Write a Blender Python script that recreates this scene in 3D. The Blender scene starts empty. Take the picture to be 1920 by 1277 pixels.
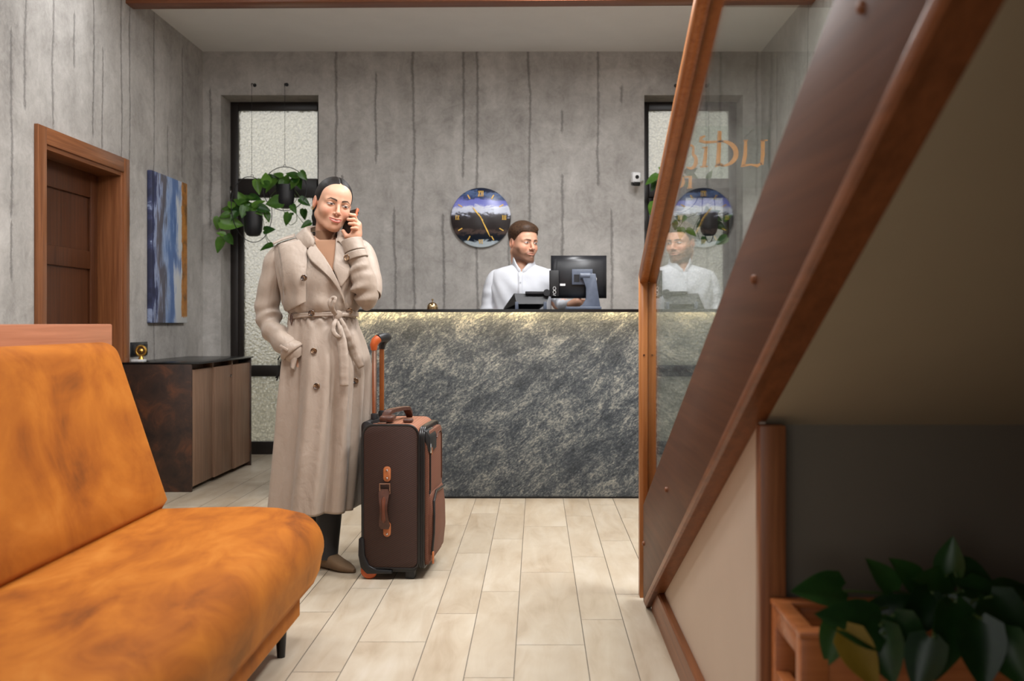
import bpy, bmesh, math, random
import numpy as np
from mathutils import Vector, Matrix, Euler
from mathutils.bvhtree import BVHTree

random.seed(7)
SC = bpy.context.scene
COL = SC.collection
PI = math.pi
F, CX, CY, EYE = 1800.0, 1007.0, 605.5, 1.06      # focal length in pixels, principal axis, eye height


def P(px, py, d):
    """point at distance d along the room axis seen at pixel (px, py)"""
    return Vector(((px - CX) * d / F, d, EYE - (py - CY) * d / F))


def S(r, g, b):
    """sRGB 0..255 -> linear"""
    def f(c):
        c /= 255.0
        return c / 12.92 if c <= .04045 else ((c + .055) / 1.055) ** 2.4
    return (f(r), f(g), f(b), 1.0)


# ------------------------------------------------------------------ objects
ORG = {}


def reg(o, parent=None, org=None):
    COL.objects.link(o)
    if parent is not None:
        o.parent = parent
        ORG[o.name] = ORG[parent.name]
    else:
        ORG[o.name] = Vector(org) if org is not None else Vector((0, 0, 0))
    return o


def thing(name, label, cat, loc=(0, 0, 0), group=None):
    o = bpy.data.objects.new(name, None)
    o.empty_display_size = .05
    o.location = loc
    reg(o, None, loc)
    o['label'] = label
    o['category'] = cat
    if group:
        o['group'] = group
    return o


def tag(o, label, cat, group=None):
    o['label'] = label
    o['category'] = cat
    if group:
        o['group'] = group
    return o


def struct(o, label=None, cat=None):
    o['kind'] = 'structure'
    if label:
        o['label'] = label
        o['category'] = cat
    return o


def mesh(name, verts, faces, m, parent=None, smooth=True, loc=None, flat_deg=None):
    """one mesh object from world-space vertices"""
    me = bpy.data.meshes.new(name)
    o = bpy.data.objects.new(name, me)
    if parent is None and loc is not None:
        o.location = loc
    reg(o, parent, loc if parent is None and loc is not None else None)
    g = ORG[o.name]
    me.from_pydata([(v[0] - g[0], v[1] - g[1], v[2] - g[2]) for v in verts], [], [tuple(int(i) for i in f) for f in faces])
    me.update()
    bm = bmesh.new()
    bm.from_mesh(me)
    bmesh.ops.recalc_face_normals(bm, faces=bm.faces)
    if smooth and flat_deg:
        for e in bm.edges:
            if len(e.link_faces) == 2 and e.calc_face_angle(0) > math.radians(flat_deg):
                e.smooth = False
    bm.to_mesh(me)
    bm.free()
    if smooth:
        me.polygons.foreach_set('use_smooth', [True] * len(me.polygons))
    if m is not None:
        me.materials.append(m)
    return o


class MB:
    """collects shapes, links them as ONE mesh"""

    def __init__(self):
        self.v, self.f = [], []

    def add(self, v, f, M=None):
        b = len(self.v)
        for p in v:
            p = Vector(p)
            self.v.append(M @ p if M is not None else p)
        self.f += [tuple(b + i for i in q) for q in f]
        return self

    def bm(self, bm, M=None):
        bm.verts.index_update()
        self.add([v.co.copy() for v in bm.verts], [[v.index for v in f.verts] for f in bm.faces], M)
        bm.free()
        return self

    def box(self, lo, hi, bevel=0.0, seg=2, M=None, taper=None):
        bm = bmesh.new()
        lo, hi = Vector(lo), Vector(hi)
        r = bmesh.ops.create_cube(bm, size=1)
        for v in r['verts']:
            v.co = Vector([(lo[i] + hi[i]) / 2 + v.co[i] * (hi[i] - lo[i]) for i in range(3)])
        if bevel > 0:
            bmesh.ops.bevel(bm, geom=bm.edges[:], offset=bevel, segments=seg, affect='EDGES', profile=.5)
        return self.bm(bm, M)

    def tube(self, path, r, n=10, cap=True, M=None):
        path = [Vector(p) for p in path]
        rs = r if isinstance(r, (list, tuple)) else [r] * len(path)
        rings, prev = [], None
        for i, p in enumerate(path):
            t = (path[min(i + 1, len(path) - 1)] - path[max(i - 1, 0)]).normalized()
            if prev is None:
                a = Vector((0, 0, 1)) if abs(t.z) < .9 else Vector((1, 0, 0))
                u = t.cross(a).normalized()
            else:
                u = (prev - t * prev.dot(t)).normalized()
            w = t.cross(u)
            prev = u
            rings.append([p + (u * math.cos(2 * PI * k / n) + w * math.sin(2 * PI * k / n)) * rs[i] for k in range(n)])
        return self.loft(rings, cap=cap, M=M)

    def loft(self, rings, cap=True, closed=True, M=None):
        n = len(rings[0])
        v = [p for ring in rings for p in ring]
        f = []
        m = n if closed else n - 1
        for i in range(len(rings) - 1):
            for k in range(m):
                k2 = (k + 1) % n
                f.append((i * n + k, i * n + k2, (i + 1) * n + k2, (i + 1) * n + k))
        if cap:
            f.append(tuple(range(n))[::-1])
            f.append(tuple(range((len(rings) - 1) * n, len(rings) * n)))
        return self.add(v, f, M)

    def lathe(self, prof, c, n=24, axis='Z', M=None):
        """prof: (radius, height) pairs around an axis through c"""
        rings = []
        for r, h in prof:
            ring = []
            for k in range(n):
                a = 2 * PI * k / n
                x, y = r * math.cos(a), r * math.sin(a)
                q = {'Z': (x, y, h), 'Y': (x, h, y), 'X': (h, x, y)}[axis]
                ring.append(Vector(c) + Vector(q))
            rings.append(ring)
        return self.loft(rings, True, True, M)

    def prism(self, poly, d0, d1, axis='Y', M=None, bevel=0):
        """extrude a polygon: for axis Y poly is (x, z); X: (y, z); Z: (x, y)"""
        def q(a, b, d):
            return {'Y': (a, d, b), 'X': (d, a, b), 'Z': (a, b, d)}[axis]
        n = len(poly)
        bm = bmesh.new()
        v0 = [bm.verts.new(q(a, b, d0)) for a, b in poly]
        v1 = [bm.verts.new(q(a, b, d1)) for a, b in poly]
        bm.faces.new(v0)
        bm.faces.new(v1[::-1])
        for k in range(n):
            bm.faces.new((v0[k], v1[k], v1[(k + 1) % n], v0[(k + 1) % n]))
        bmesh.ops.recalc_face_normals(bm, faces=bm.faces)
        if bevel > 0:
            bmesh.ops.bevel(bm, geom=bm.edges[:], offset=bevel, segments=2, affect='EDGES', profile=.5)
        return self.bm(bm, M)

    def torus(self, c, R, r, ax_u, ax_v, n=48, m=8, Rv=None):
        c, u, v = Vector(c), Vector(ax_u), Vector(ax_v)
        Rv = Rv or R
        pts = [c + u * R * math.cos(2 * PI * k / n) + v * Rv * math.sin(2 * PI * k / n) for k in range(n)]
        w = u.cross(v).normalized()
        rings = []
        for k, p in enumerate(pts):
            o = (p - c).normalized()
            rings.append([p + (o * math.cos(2 * PI * j / m) + w * math.sin(2 * PI * j / m)) * r for j in range(m)])
        rings.append(rings[0])
        return self.loft(rings, cap=False)

    def build(self, name, m, parent=None, smooth=True, loc=None, flat=35):
        return mesh(name, self.v, self.f, m, parent, smooth, loc, flat)


def box(name, lo, hi, m, parent=None, bevel=0.0, loc=None, M=None, seg=2):
    return MB().box(lo, hi, bevel, seg, M).build(name, m, parent, bevel > 0, loc, 50)


# ------------------------------------------------------------------ materials
class NT:
    def __init__(self, name):
        self.m = bpy.data.materials.new(name)
        self.m.use_nodes = True
        self.t = self.m.node_tree
        self.t.nodes.clear()
        self.out = self.n('ShaderNodeOutputMaterial')

    def n(self, typ, **kw):
        x = self.t.nodes.new(typ)
        for k, v in kw.items():
            if k.startswith('i_'):
                x.inputs[k[2:].replace('_', ' ')].default_value = v
            else:
                setattr(x, k, v)
        return x

    def l(self, a, b):
        self.t.links.new(a, b)

    def math(self, op, a, b=None, c=None, clamp=False):
        x = self.n('ShaderNodeMath', operation=op, use_clamp=clamp)
        for i, q in enumerate((a, b, c)):
            if q is None:
                continue
            if isinstance(q, (int, float)):
                x.inputs[i].default_value = q
            else:
                self.l(q, x.inputs[i])
        return x.outputs[0]

    def coords(self, scale=(1, 1, 1), rot=(0, 0, 0), kind='Object'):
        tc = self.n('ShaderNodeTexCoord')
        mp = self.n('ShaderNodeMapping')
        mp.inputs['Scale'].default_value = scale
        mp.inputs['Rotation'].default_value = rot
        self.l(tc.outputs[kind], mp.inputs['Vector'])
        return mp.outputs['Vector']

    def noise(self, vec, scale, detail=4, rough=.55, dist=0.0):
        x = self.n('ShaderNodeTexNoise')
        x.inputs['Scale'].default_value = scale
        x.inputs['Detail'].default_value = detail
        x.inputs['Roughness'].default_value = rough
        x.inputs['Distortion'].default_value = dist
        if vec is not None:
            self.l(vec, x.inputs['Vector'])
        return x.outputs['Fac']

    def ramp(self, fac, stops, mode='LINEAR'):
        x = self.n('ShaderNodeValToRGB')
        e = x.color_ramp.elements
        x.color_ramp.interpolation = mode
        while len(e) < len(stops):
            e.new(.5)
        for k, (p, c) in enumerate(stops):
            e[k].position = p
            e[k].color = c
        self.l(fac, x.inputs[0])
        return x.outputs['Color']

    def mix(self, fac, a, b, mode='MIX'):
        x = self.n('ShaderNodeMix', data_type='RGBA', blend_type=mode)
        for sock, q in ((x.inputs[0], fac), (x.inputs[6], a), (x.inputs[7], b)):
            if isinstance(q, (int, float, tuple)):
                sock.default_value = q
            else:
                self.l(q, sock)
        return x.outputs[2]

    def bump(self, h, strength=.3, dist=.01):
        x = self.n('ShaderNodeBump')
        x.inputs['Strength'].default_value = strength
        x.inputs['Distance'].default_value = dist
        self.l(h, x.inputs['Height'])
        return x.outputs['Normal']

    def bsdf(self, color=None, rough=.5, metal=0.0, normal=None, **kw):
        b = self.n('ShaderNodeBsdfPrincipled')
        for key, q in (('Base Color', color), ('Roughness', rough), ('Metallic', metal)):
            if q is None:
                continue
            if isinstance(q, (int, float, tuple)):
                b.inputs[key].default_value = q
            else:
                self.l(q, b.inputs[key])
        if normal is not None:
            self.l(normal, b.inputs['Normal'])
        for k, v in kw.items():
            b.inputs[k.replace('_', ' ')].default_value = v
        self.l(b.outputs[0], self.out.inputs['Surface'])
        return b


def plain(name, c, rough=.5, metal=0.0, var=.12, scale=30, bump=0.0, **kw):
    t = NT(name)
    v = t.coords()
    f = t.noise(v, scale, 3)
    lo = tuple(x * (1 - var) for x in c[:3]) + (1,)
    hi = tuple(min(1, x * (1 + var)) for x in c[:3]) + (1,)
    t.bsdf(t.ramp(f, [(.3, lo), (.7, hi)]), rough, metal, t.bump(f, bump, .002) if bump else None, **kw)
    return t.m


def wood(name, c0, c1, axis='Z', rough=.38, scale=1.0, coat=.25):
    t = NT(name)
    st = {'X': (1.6, 46, 46), 'Y': (46, 1.6, 46), 'Z': (46, 46, 1.6)}[axis]
    v = t.coords(tuple(s * scale for s in st))
    a = t.noise(v, 1.6, 6, .6, .6)
    v2 = t.coords(tuple(s * scale * .35 for s in st))
    b = t.noise(v2, 1.2, 3, .5, 1.5)
    f = t.math('ADD', t.math('MULTIPLY', a, .55), t.math('MULTIPLY', b, .45))
    col = t.ramp(f, [(.34, c0), (.66, c1)])
    t.bsdf(col, rough, 0, t.bump(a, .03, .001), Coat_Weight=coat, Coat_Roughness=.25, Specular_IOR_Level=.22)
    return t.m


M = {}
M['wood_door_v'] = wood('cherry_wood_upright', S(106, 62, 36), S(150, 96, 60), 'Z')
M['wood_door_y'] = wood('cherry_wood_along', S(106, 62, 36), S(150, 96, 60), 'Y')
M['wood_leaf'] = wood('door_leaf_wood', S(62, 34, 19), S(92, 53, 31), 'Z')
M['wood_rail'] = wood('orange_handrail_wood', S(152, 92, 48), S(183, 122, 72), 'Z', .42, 1, .1)
M['wood_bench'] = wood('bench_board_wood', S(152, 92, 62), S(182, 120, 88), 'Y')
M['wood_beam'] = wood('beam_wood', S(112, 66, 44), S(140, 88, 60), 'X')
M['wood_string'] = wood('dark_stringer_wood', S(74, 43, 26), S(98, 61, 39), 'Y', .5, .7, .0)
M['wood_trim'] = wood('stringer_trim_wood', S(106, 62, 34), S(136, 82, 48), 'Y', .4, 1, .1)
M['wood_box'] = wood('planter_wood', S(150, 86, 44), S(184, 112, 64), 'X', .4)
M['wood_tread'] = wood('tread_wood', S(130, 80, 48), S(160, 104, 66), 'X')
M['walnut'] = wood('walnut_veneer', S(112, 86, 68), S(146, 116, 95), 'Z', .45, 1.6, 0)
M['black'] = plain('matt_black', S(22, 22, 24), .45)
M['black_gloss'] = plain('black_slab', S(14, 14, 15), .25)
M['frame'] = plain('dark_window_frame', S(34, 28, 25), .4)
M['gold'] = plain('brushed_gold', S(205, 165, 85), .3, 1.0)
M['brass'] = plain('polished_brass', S(190, 165, 125), .18, 1.0)
M['chrome'] = plain('chrome_metal', S(200, 200, 200), .15, 1.0)
M['steel'] = plain('dull_steel', S(120, 118, 116), .3, 1.0)
M['white_plastic'] = plain('white_plastic', S(225, 225, 225), .4)
M['white_paint'] = plain('ceiling_paint', S(236, 236, 234), .9, 0, .02, 4)
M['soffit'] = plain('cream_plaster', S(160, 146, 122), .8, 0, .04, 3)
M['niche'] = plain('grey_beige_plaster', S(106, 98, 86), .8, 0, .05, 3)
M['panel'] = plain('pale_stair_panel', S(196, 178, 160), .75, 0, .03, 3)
M['soil'] = plain('dark_soil', S(40, 30, 22), .95, 0, .4, 80)


def concrete(name, u_axis, grooves, top):
    """rough plaster with ragged upright grooves; grooves: (u, z0, z1) on the wall"""
    t = NT(name)
    tc = t.n('ShaderNodeTexCoord')
    sep = t.n('ShaderNodeSeparateXYZ')
    t.l(tc.outputs['Object'], sep.inputs[0])
    vec = tc.outputs['Object']
    big = t.noise(vec, 1.3, 6, .62, .4)
    mid = t.noise(vec, 5.5, 8, .65, .8)
    mp = t.n('ShaderNodeMapping')
    mp.inputs['Scale'].default_value = (5, 5, .9)
    t.l(vec, mp.inputs['Vector'])
    streak = t.noise(mp.outputs[0], 1.4, 5, .6, .3)
    scr = t.noise(vec, 13, 9, .74, 2.2)
    f = t.math('ADD', t.math('ADD', t.math('MULTIPLY', big, .32), t.math('MULTIPLY', mid, .26)), t.math('ADD', t.math('MULTIPLY', streak, .2), t.math('MULTIPLY', scr, .22)))
    col = t.ramp(f, [(.36, S(128, 124, 120)), (.45, S(158, 154, 149)), (.53, S(177, 173, 168)), (.60, S(192, 188, 183)), (.7, S(208, 205, 199))])
    u = sep.outputs[u_axis]
    z = sep.outputs[2]
    # ragged distance to the nearest groove
    mq = t.n('ShaderNodeMapping')
    mq.inputs['Scale'].default_value = (1, 1, 1)
    t.l(vec, mq.inputs['Vector'])
    wob = t.math('MULTIPLY', t.math('SUBTRACT', t.noise(mq.outputs[0], 45, 4, .7), .5), .022)
    wob2 = t.math('MULTIPLY', t.math('SUBTRACT', t.noise(mq.outputs[0], 2.2, 2, .5), .5), .06)
    uu = t.math('ADD', t.math('ADD', u, wob), wob2)
    d = None
    for (u0, z0, z1) in grooves:
        a = t.math('ABSOLUTE', t.math('SUBTRACT', uu, u0))
        b = t.math('MAXIMUM', t.math('SUBTRACT', t.math('ABSOLUTE', t.math('SUBTRACT', z, (z0 + z1) / 2)), (z1 - z0) / 2), 0.0)
        q = t.math('ADD', a, t.math('MULTIPLY', b, .4))
        d = q if d is None else t.math('MINIMUM', d, q)
    brk = t.math('MULTIPLY', t.math('SUBTRACT', t.noise(vec, 22, 4, .7), .22), .048)
    g = t.math('SUBTRACT', 1.0, t.math('DIVIDE', t.math('SUBTRACT', d, .0005), t.math('ADD', brk, .0005)), clamp=True)
    col2 = t.mix(t.math('MULTIPLY', g, .62), col, S(92, 89, 87))
    h = t.math('SUBTRACT', t.math('ADD', t.math('MULTIPLY', mid, .5), t.math('MULTIPLY', t.noise(vec, 40, 3, .6), .12)), t.math('MULTIPLY', g, .9))
    t.bsdf(col2, .82, 0, t.bump(h, .5, .012))
    return t.m


def bz(py):
    return EYE + (CY - py) / 240.0


def bx(px):
    return (px - CX) / 240.0


back_g = [(630, 100, 330), (643, 330, 470), (741, 395, 600), (775, 90, 600), (830, 405, 590), (868, 95, 330), (894, 95, 600), (954, 425, 500),
          (992, 95, 420), (1053, 330, 590), (1054, 210, 245), (1122, 95, 345), (1146, 400, 600), (394, 170, 420), (705, 140, 300), (1165, 165, 190),
          (1420, 100, 360), (1452, 200, 500)]
M['concrete_back'] = concrete('plaster_back_wall', 0, [(bx(a), bz(c), bz(b)) for a, b, c in back_g], 0)


def lz(px):
    return 2.61 * F / (CX - px)


left_g = [(22, 60, 400), (23, 420, 520), (48, -200, 200), (100, -200, 232), (175, -200, 250), (192, 95, 275), (228, -120, 420), (243, -200, 420), (289, 10, 330),
          (315, 240, 610), (342, 90, 330), (140, 30, 120), (289, 600, 680), (-30, -300, 600), (-90, -300, 500)]
M['concrete_left'] = concrete('plaster_left_wall', 1, [(lz(a), EYE + (CY - c) * lz(a) / F, EYE + (CY - b) * lz(a) / F) for a, b, c in left_g], 0)
M['concrete'] = concrete('plaster_right_wall', 1, [(6.2, 0, 3.2), (5.1, .5, 3.2), (4.0, 0, 3.2), (7.0, 1.2, 3)], 0)


def slate():
    t = NT('split_slate_veneer')
    v = t.coords((1, 1, 1), (0, math.radians(38), 0))
    mp = t.n('ShaderNodeMapping')
    mp.inputs['Scale'].default_value = (1.1, 1.1, 2.2)
    t.l(v, mp.inputs['Vector'])
    a = t.noise(mp.outputs[0], 5.5, 12, .78, .55)
    b = t.noise(mp.outputs[0], 2.0, 4, .6, .8)
    c = t.noise(mp.outputs[0], 46, 8, .8, .4)
    f = t.math('ADD', t.math('ADD', t.math('MULTIPLY', a, .40), t.math('MULTIPLY', b, .14)), t.math('MULTIPLY', c, .46))
    col = t.ramp(f, [(.415, S(36, 42, 49)), (.47, S(62, 69, 76)), (.512, S(92, 98, 102)), (.553, S(150, 151, 144)), (.63, S(202, 198, 184))])
    t.bsdf(col, .55, 0, t.bump(f, .8, .03))
    return t.m


M['slate'] = slate()


def tiles():
    t = NT('pale_wood_look_tile')
    geo = t.n('ShaderNodeNewGeometry')
    rnd = geo.outputs['Random Per Island']
    tc = t.n('ShaderNodeTexCoord')
    comb = t.n('ShaderNodeCombineXYZ')
    t.l(t.math('MULTIPLY', rnd, 37.0), comb.inputs[2])
    add = t.n('ShaderNodeVectorMath', operation='ADD')
    t.l(tc.outputs['Object'], add.inputs[0])
    t.l(comb.outputs[0], add.inputs[1])
    mp = t.n('ShaderNodeMapping')
    mp.inputs['Scale'].default_value = (9, 1.8, 9)
    t.l(add.outputs[0], mp.inputs['Vector'])
    a = t.noise(mp.outputs[0], 1.5, 6, .6, .9)
    mp2 = t.n('ShaderNodeMapping')
    mp2.inputs['Scale'].default_value = (5, 2.4, 5)
    t.l(add.outputs[0], mp2.inputs['Vector'])
    b = t.noise(mp2.outputs[0], 1.1, 3, .5, .5)
    f = t.math('ADD', t.math('MULTIPLY', a, .5), t.math('MULTIPLY', b, .5))
    col = t.ramp(f, [(.30, S(180, 160, 134)), (.45, S(200, 183, 159)), (.58, S(211, 197, 175)), (.72, S(220, 208, 190))])
    br = t.math('ADD', .71, t.math('MULTIPLY', rnd, .08))
    mul = t.n('ShaderNodeVectorMath', operation='SCALE')
    t.l(col, mul.inputs[0])
    t.l(br, mul.inputs[3])
    t.bsdf(mul.outputs[0], .42, 0, t.bump(a, .08, .002))
    return t.m


M['tile'] = tiles()
M['grout'] = plain('grey_grout', S(120, 110, 98), .9)


def velvet():
    t = NT('orange_velvet')
    v = t.coords((1, .55, 1))
    a = t.noise(v, 3.2, 5, .55, .7)
    v2 = t.coords((3.6, 1.5, .8))
    b = t.noise(v2, 2.4, 6, .62, .9)
    f = t.math('ADD', t.math('MULTIPLY', a, .55), t.math('MULTIPLY', b, .45))
    col = t.ramp(f, [(.36, S(110, 55, 8)), (.45, S(148, 79, 13)), (.54, S(168, 96, 22)), (.68, S(188, 119, 44))])
    t.bsdf(col, .8, 0, t.bump(f, .12, .01), Sheen_Weight=.2, Sheen_Roughness=.4, Sheen_Tint=S(255, 190, 110), Specular_IOR_Level=.2)
    return t.m


M['velvet'] = velvet()


def cloth(name, c, var=.08, rough=.8, weave=900, sheen=.1, bump=.08):
    t = NT(name)
    v = t.coords()
    a = t.noise(v, 7, 4, .55)
    w = t.noise(v, weave, 2, .5)
    lo = tuple(x * (1 - var) for x in c[:3]) + (1,)
    hi = tuple(min(1, x * (1 + var)) for x in c[:3]) + (1,)
    t.bsdf(t.ramp(t.math('ADD', t.math('MULTIPLY', a, .6), t.math('MULTIPLY', w, .4)), [(.35, lo), (.65, hi)]), rough, 0, t.bump(a, bump, .01), Sheen_Weight=sheen)
    return t.m




def gabardine():
    t = NT('beige_gabardine')
    v = t.coords((1, 1, .32))
    a = t.noise(v, 9, 3, .5, .8)
    b = t.noise(t.coords((1, 1, .8)), 24, 3, .55, .6)
    w = t.noise(t.coords(), 900, 2, .5)
    col = t.ramp(t.math('ADD', t.math('MULTIPLY', a, .5), t.math('MULTIPLY', w, .5)), [(.35, S(164, 147, 132)), (.65, S(178, 161, 146))])
    h = t.math('ADD', a, t.math('MULTIPLY', b, .22))
    t.bsdf(col, .52, 0, t.bump(h, .55, .022), Sheen_Weight=.15)
    return t.m


M['trench'] = gabardine()
M['sweater'] = cloth('tan_knit', S(152, 112, 84), .08)
M['trousers'] = cloth('charcoal_trousers', S(48, 48, 50), .1)
M['suede'] = cloth('brown_suede', S(112, 88, 62), .12)
M['shirt'] = cloth('white_cotton', S(203, 205, 211), .02, bump=.35)
M['shirt_trousers'] = cloth('navy_trousers', S(40, 42, 52), .1)


def horn():
    t = NT('mottled_horn_button')
    f = t.noise(t.coords(), 70, 3, .6, .8)
    t.bsdf(t.ramp(f, [(.38, S(34, 24, 20)), (.52, S(104, 74, 50)), (.66, S(176, 142, 104))]), .25)
    return t.m


M['horn'] = horn()


def ribbed(name, c0, c1):
    t = NT(name)
    v = t.coords()
    mp = t.n('ShaderNodeMapping')
    mp.inputs['Rotation'].default_value = (0, math.radians(28), 0)
    t.l(v, mp.inputs['Vector'])
    w = t.n('ShaderNodeTexWave', wave_type='BANDS', bands_direction='Z')
    w.inputs['Scale'].default_value = 42
    w.inputs['Distortion'].default_value = .4
    t.l(mp.outputs[0], w.inputs['Vector'])
    t.bsdf(t.ramp(w.outputs['Fac'], [(.2, c0), (.8, c1)]), .65, 0, t.bump(w.outputs['Fac'], .2, .002))
    return t.m


M['case'] = ribbed('brown_ribbed_nylon', S(47, 26, 18), S(59, 33, 24))
M['case_top'] = ribbed('light_brown_nylon', S(138, 88, 64), S(154, 101, 76))
M['case_front'] = ribbed('brown_pocket_nylon', S(98, 57, 40), S(114, 69, 50))
M['leather'] = plain('dark_brown_leather', S(80, 48, 36), .35, 0, .25, 60, .3)
M['copper'] = plain('copper_leather', S(180, 106, 62), .35, 0, .15, 80)
M['copper_metal'] = plain('copper_metal', S(176, 140, 122), .25, .9)
M['orange'] = plain('orange_plastic', S(186, 86, 36), .4)
M['pole_orange'] = plain('orange_brown_pole', S(150, 86, 40), .35, .3)
M['piping'] = plain('black_piping', S(26, 24, 24), .35)
M['pos_black'] = plain('pos_black', S(30, 31, 35), .35)
M['pos_grey'] = plain('pos_blue_grey', S(84, 92, 108), .35)


def rust():
    t = NT('oxidised_brown_steel')
    f = t.noise(t.coords(), 7, 8, .68, .6)
    t.bsdf(t.ramp(f, [(.34, S(38, 28, 24)), (.52, S(62, 42, 32)), (.68, S(98, 58, 36))]), .5, .1, t.bump(f, .1, .004))
    return t.m


M['rust'] = rust()


def leafmat(name, c0, c1):
    t = NT(name)
    geo = t.n('ShaderNodeNewGeometry')
    a = t.noise(t.coords(), 40, 4, .6)
    f = t.math('ADD', t.math('MULTIPLY', a, .5), t.math('MULTIPLY', geo.outputs['Random Per Island'], .5))
    b = t.bsdf(t.ramp(f, [(.25, c0), (.75, c1)]), .35)
    tr = t.n('ShaderNodeBsdfTranslucent')
    tr.inputs[0].default_value = tuple(min(1, x * 1.6) for x in c1[:3]) + (1,)
    mx = t.n('ShaderNodeMixShader')
    mx.inputs[0].default_value = .22
    t.l(b.outputs[0], mx.inputs[1])
    t.l(tr.outputs[0], mx.inputs[2])
    t.l(mx.outputs[0], t.out.inputs['Surface'])
    return t.m


M['leaf'] = leafmat('pothos_leaf', S(24, 70, 18), S(104, 150, 56))
M['leaf_dark'] = leafmat('dark_green_leaf', S(20, 48, 20), S(46, 84, 34))
M['leaf_yellow'] = leafmat('yellowing_leaf', S(118, 96, 26), S(146, 122, 44))
M['stem'] = plain('green_stem', S(70, 92, 44), .6)


def glass():
    """clear sheet: mirror-like share by Fresnel, the rest straight through"""
    t = NT('clear_glass_sheet')
    geo = t.n('ShaderNodeNewGeometry')
    ior = t.math('ADD', 1.5, t.math('MULTIPLY', geo.outputs['Backfacing'], 1 / 1.5 - 1.5))
    fr = t.n('ShaderNodeFresnel')
    t.l(ior, fr.inputs['IOR'])
    gl = t.n('ShaderNodeBsdfGlossy')
    gl.inputs['Roughness'].default_value = 0.0
    tr = t.n('ShaderNodeBsdfTransparent')
    tr.inputs[0].default_value = (.95, .98, .96, 1)
    mx = t.n('ShaderNodeMixShader')
    t.l(fr.outputs[0], mx.inputs[0])
    t.l(tr.outputs[0], mx.inputs[1])
    t.l(gl.outputs[0], mx.inputs[2])
    t.l(mx.outputs[0], t.out.inputs['Surface'])
    return t.m


M['glass'] = glass()


def frosted():
    t = NT('pebbled_frosted_glass')
    v = t.coords()
    vo = t.n('ShaderNodeTexVoronoi')
    vo.inputs['Scale'].default_value = 55
    t.l(v, vo.inputs['Vector'])
    n = t.noise(v, 60, 3, .6)
    h = t.math('ADD', vo.outputs['Distance'], t.math('MULTIPLY', n, .6))
    nor = t.bump(h, .9, .01)
    tl = t.n('ShaderNodeBsdfTranslucent')
    t.l(t.ramp(h, [(.2, S(238, 233, 218)), (.55, S(198, 192, 176)), (.9, S(150, 146, 132))]), tl.inputs[0])
    t.l(nor, tl.inputs['Normal'])
    gl = t.n('ShaderNodeBsdfGlass')
    gl.inputs['Roughness'].default_value = .35
    gl.inputs['IOR'].default_value = 1.3
    t.l(nor, gl.inputs['Normal'])
    mx = t.n('ShaderNodeMixShader')
    mx.inputs[0].default_value = .4
    t.l(tl.outputs[0], mx.inputs[1])
    t.l(gl.outputs[0], mx.inputs[2])
    t.l(mx.outputs[0], t.out.inputs['Surface'])
    return t.m


M['frosted'] = frosted()


def resin(cx, cz):
    """poured resin seascape in bands of height, disc centred on (cx, cz), radius .233"""
    t = NT('poured_resin_face')
    tc = t.n('ShaderNodeTexCoord')
    sep = t.n('ShaderNodeSeparateXYZ')
    t.l(tc.outputs['Object'], sep.inputs[0])
    mp = t.n('ShaderNodeMapping')
    mp.inputs['Scale'].default_value = (1, 1, 2.6)
    t.l(tc.outputs['Object'], mp.inputs['Vector'])
    n1 = t.noise(mp.outputs[0], 7, 8, .62, 1.2)
    n2 = t.noise(tc.outputs['Object'], 26, 6, .7, .6)
    h = t.math('ADD', t.math('DIVIDE', sep.outputs[2], .466), .5)
    h = t.math('ADD', h, t.math('MULTIPLY', t.math('SUBTRACT', n1, .5), .30))
    h = t.math('ADD', h, t.math('MULTIPLY', t.math('SUBTRACT', n2, .5), .12))
    col = t.ramp(h, [(.0, S(206, 216, 220)), (.085, S(190, 204, 212)), (.115, S(26, 36, 50)), (.2, S(20, 26, 36)), (.25, S(88, 72, 66)), (.3, S(42, 36, 36)),
                     (.5, S(46, 40, 40)), (.55, S(66, 62, 70)), (.58, S(205, 212, 232)), (.66, S(226, 230, 244)), (.71, S(128, 134, 214)), (.78, S(122, 128, 208)), (.83, S(54, 68, 108)), (.9, S(94, 116, 158)), (.94, S(30, 42, 70)), (1, S(22, 30, 52))])
    t.bsdf(col, .28, 0, None)
    return t.m


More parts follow.
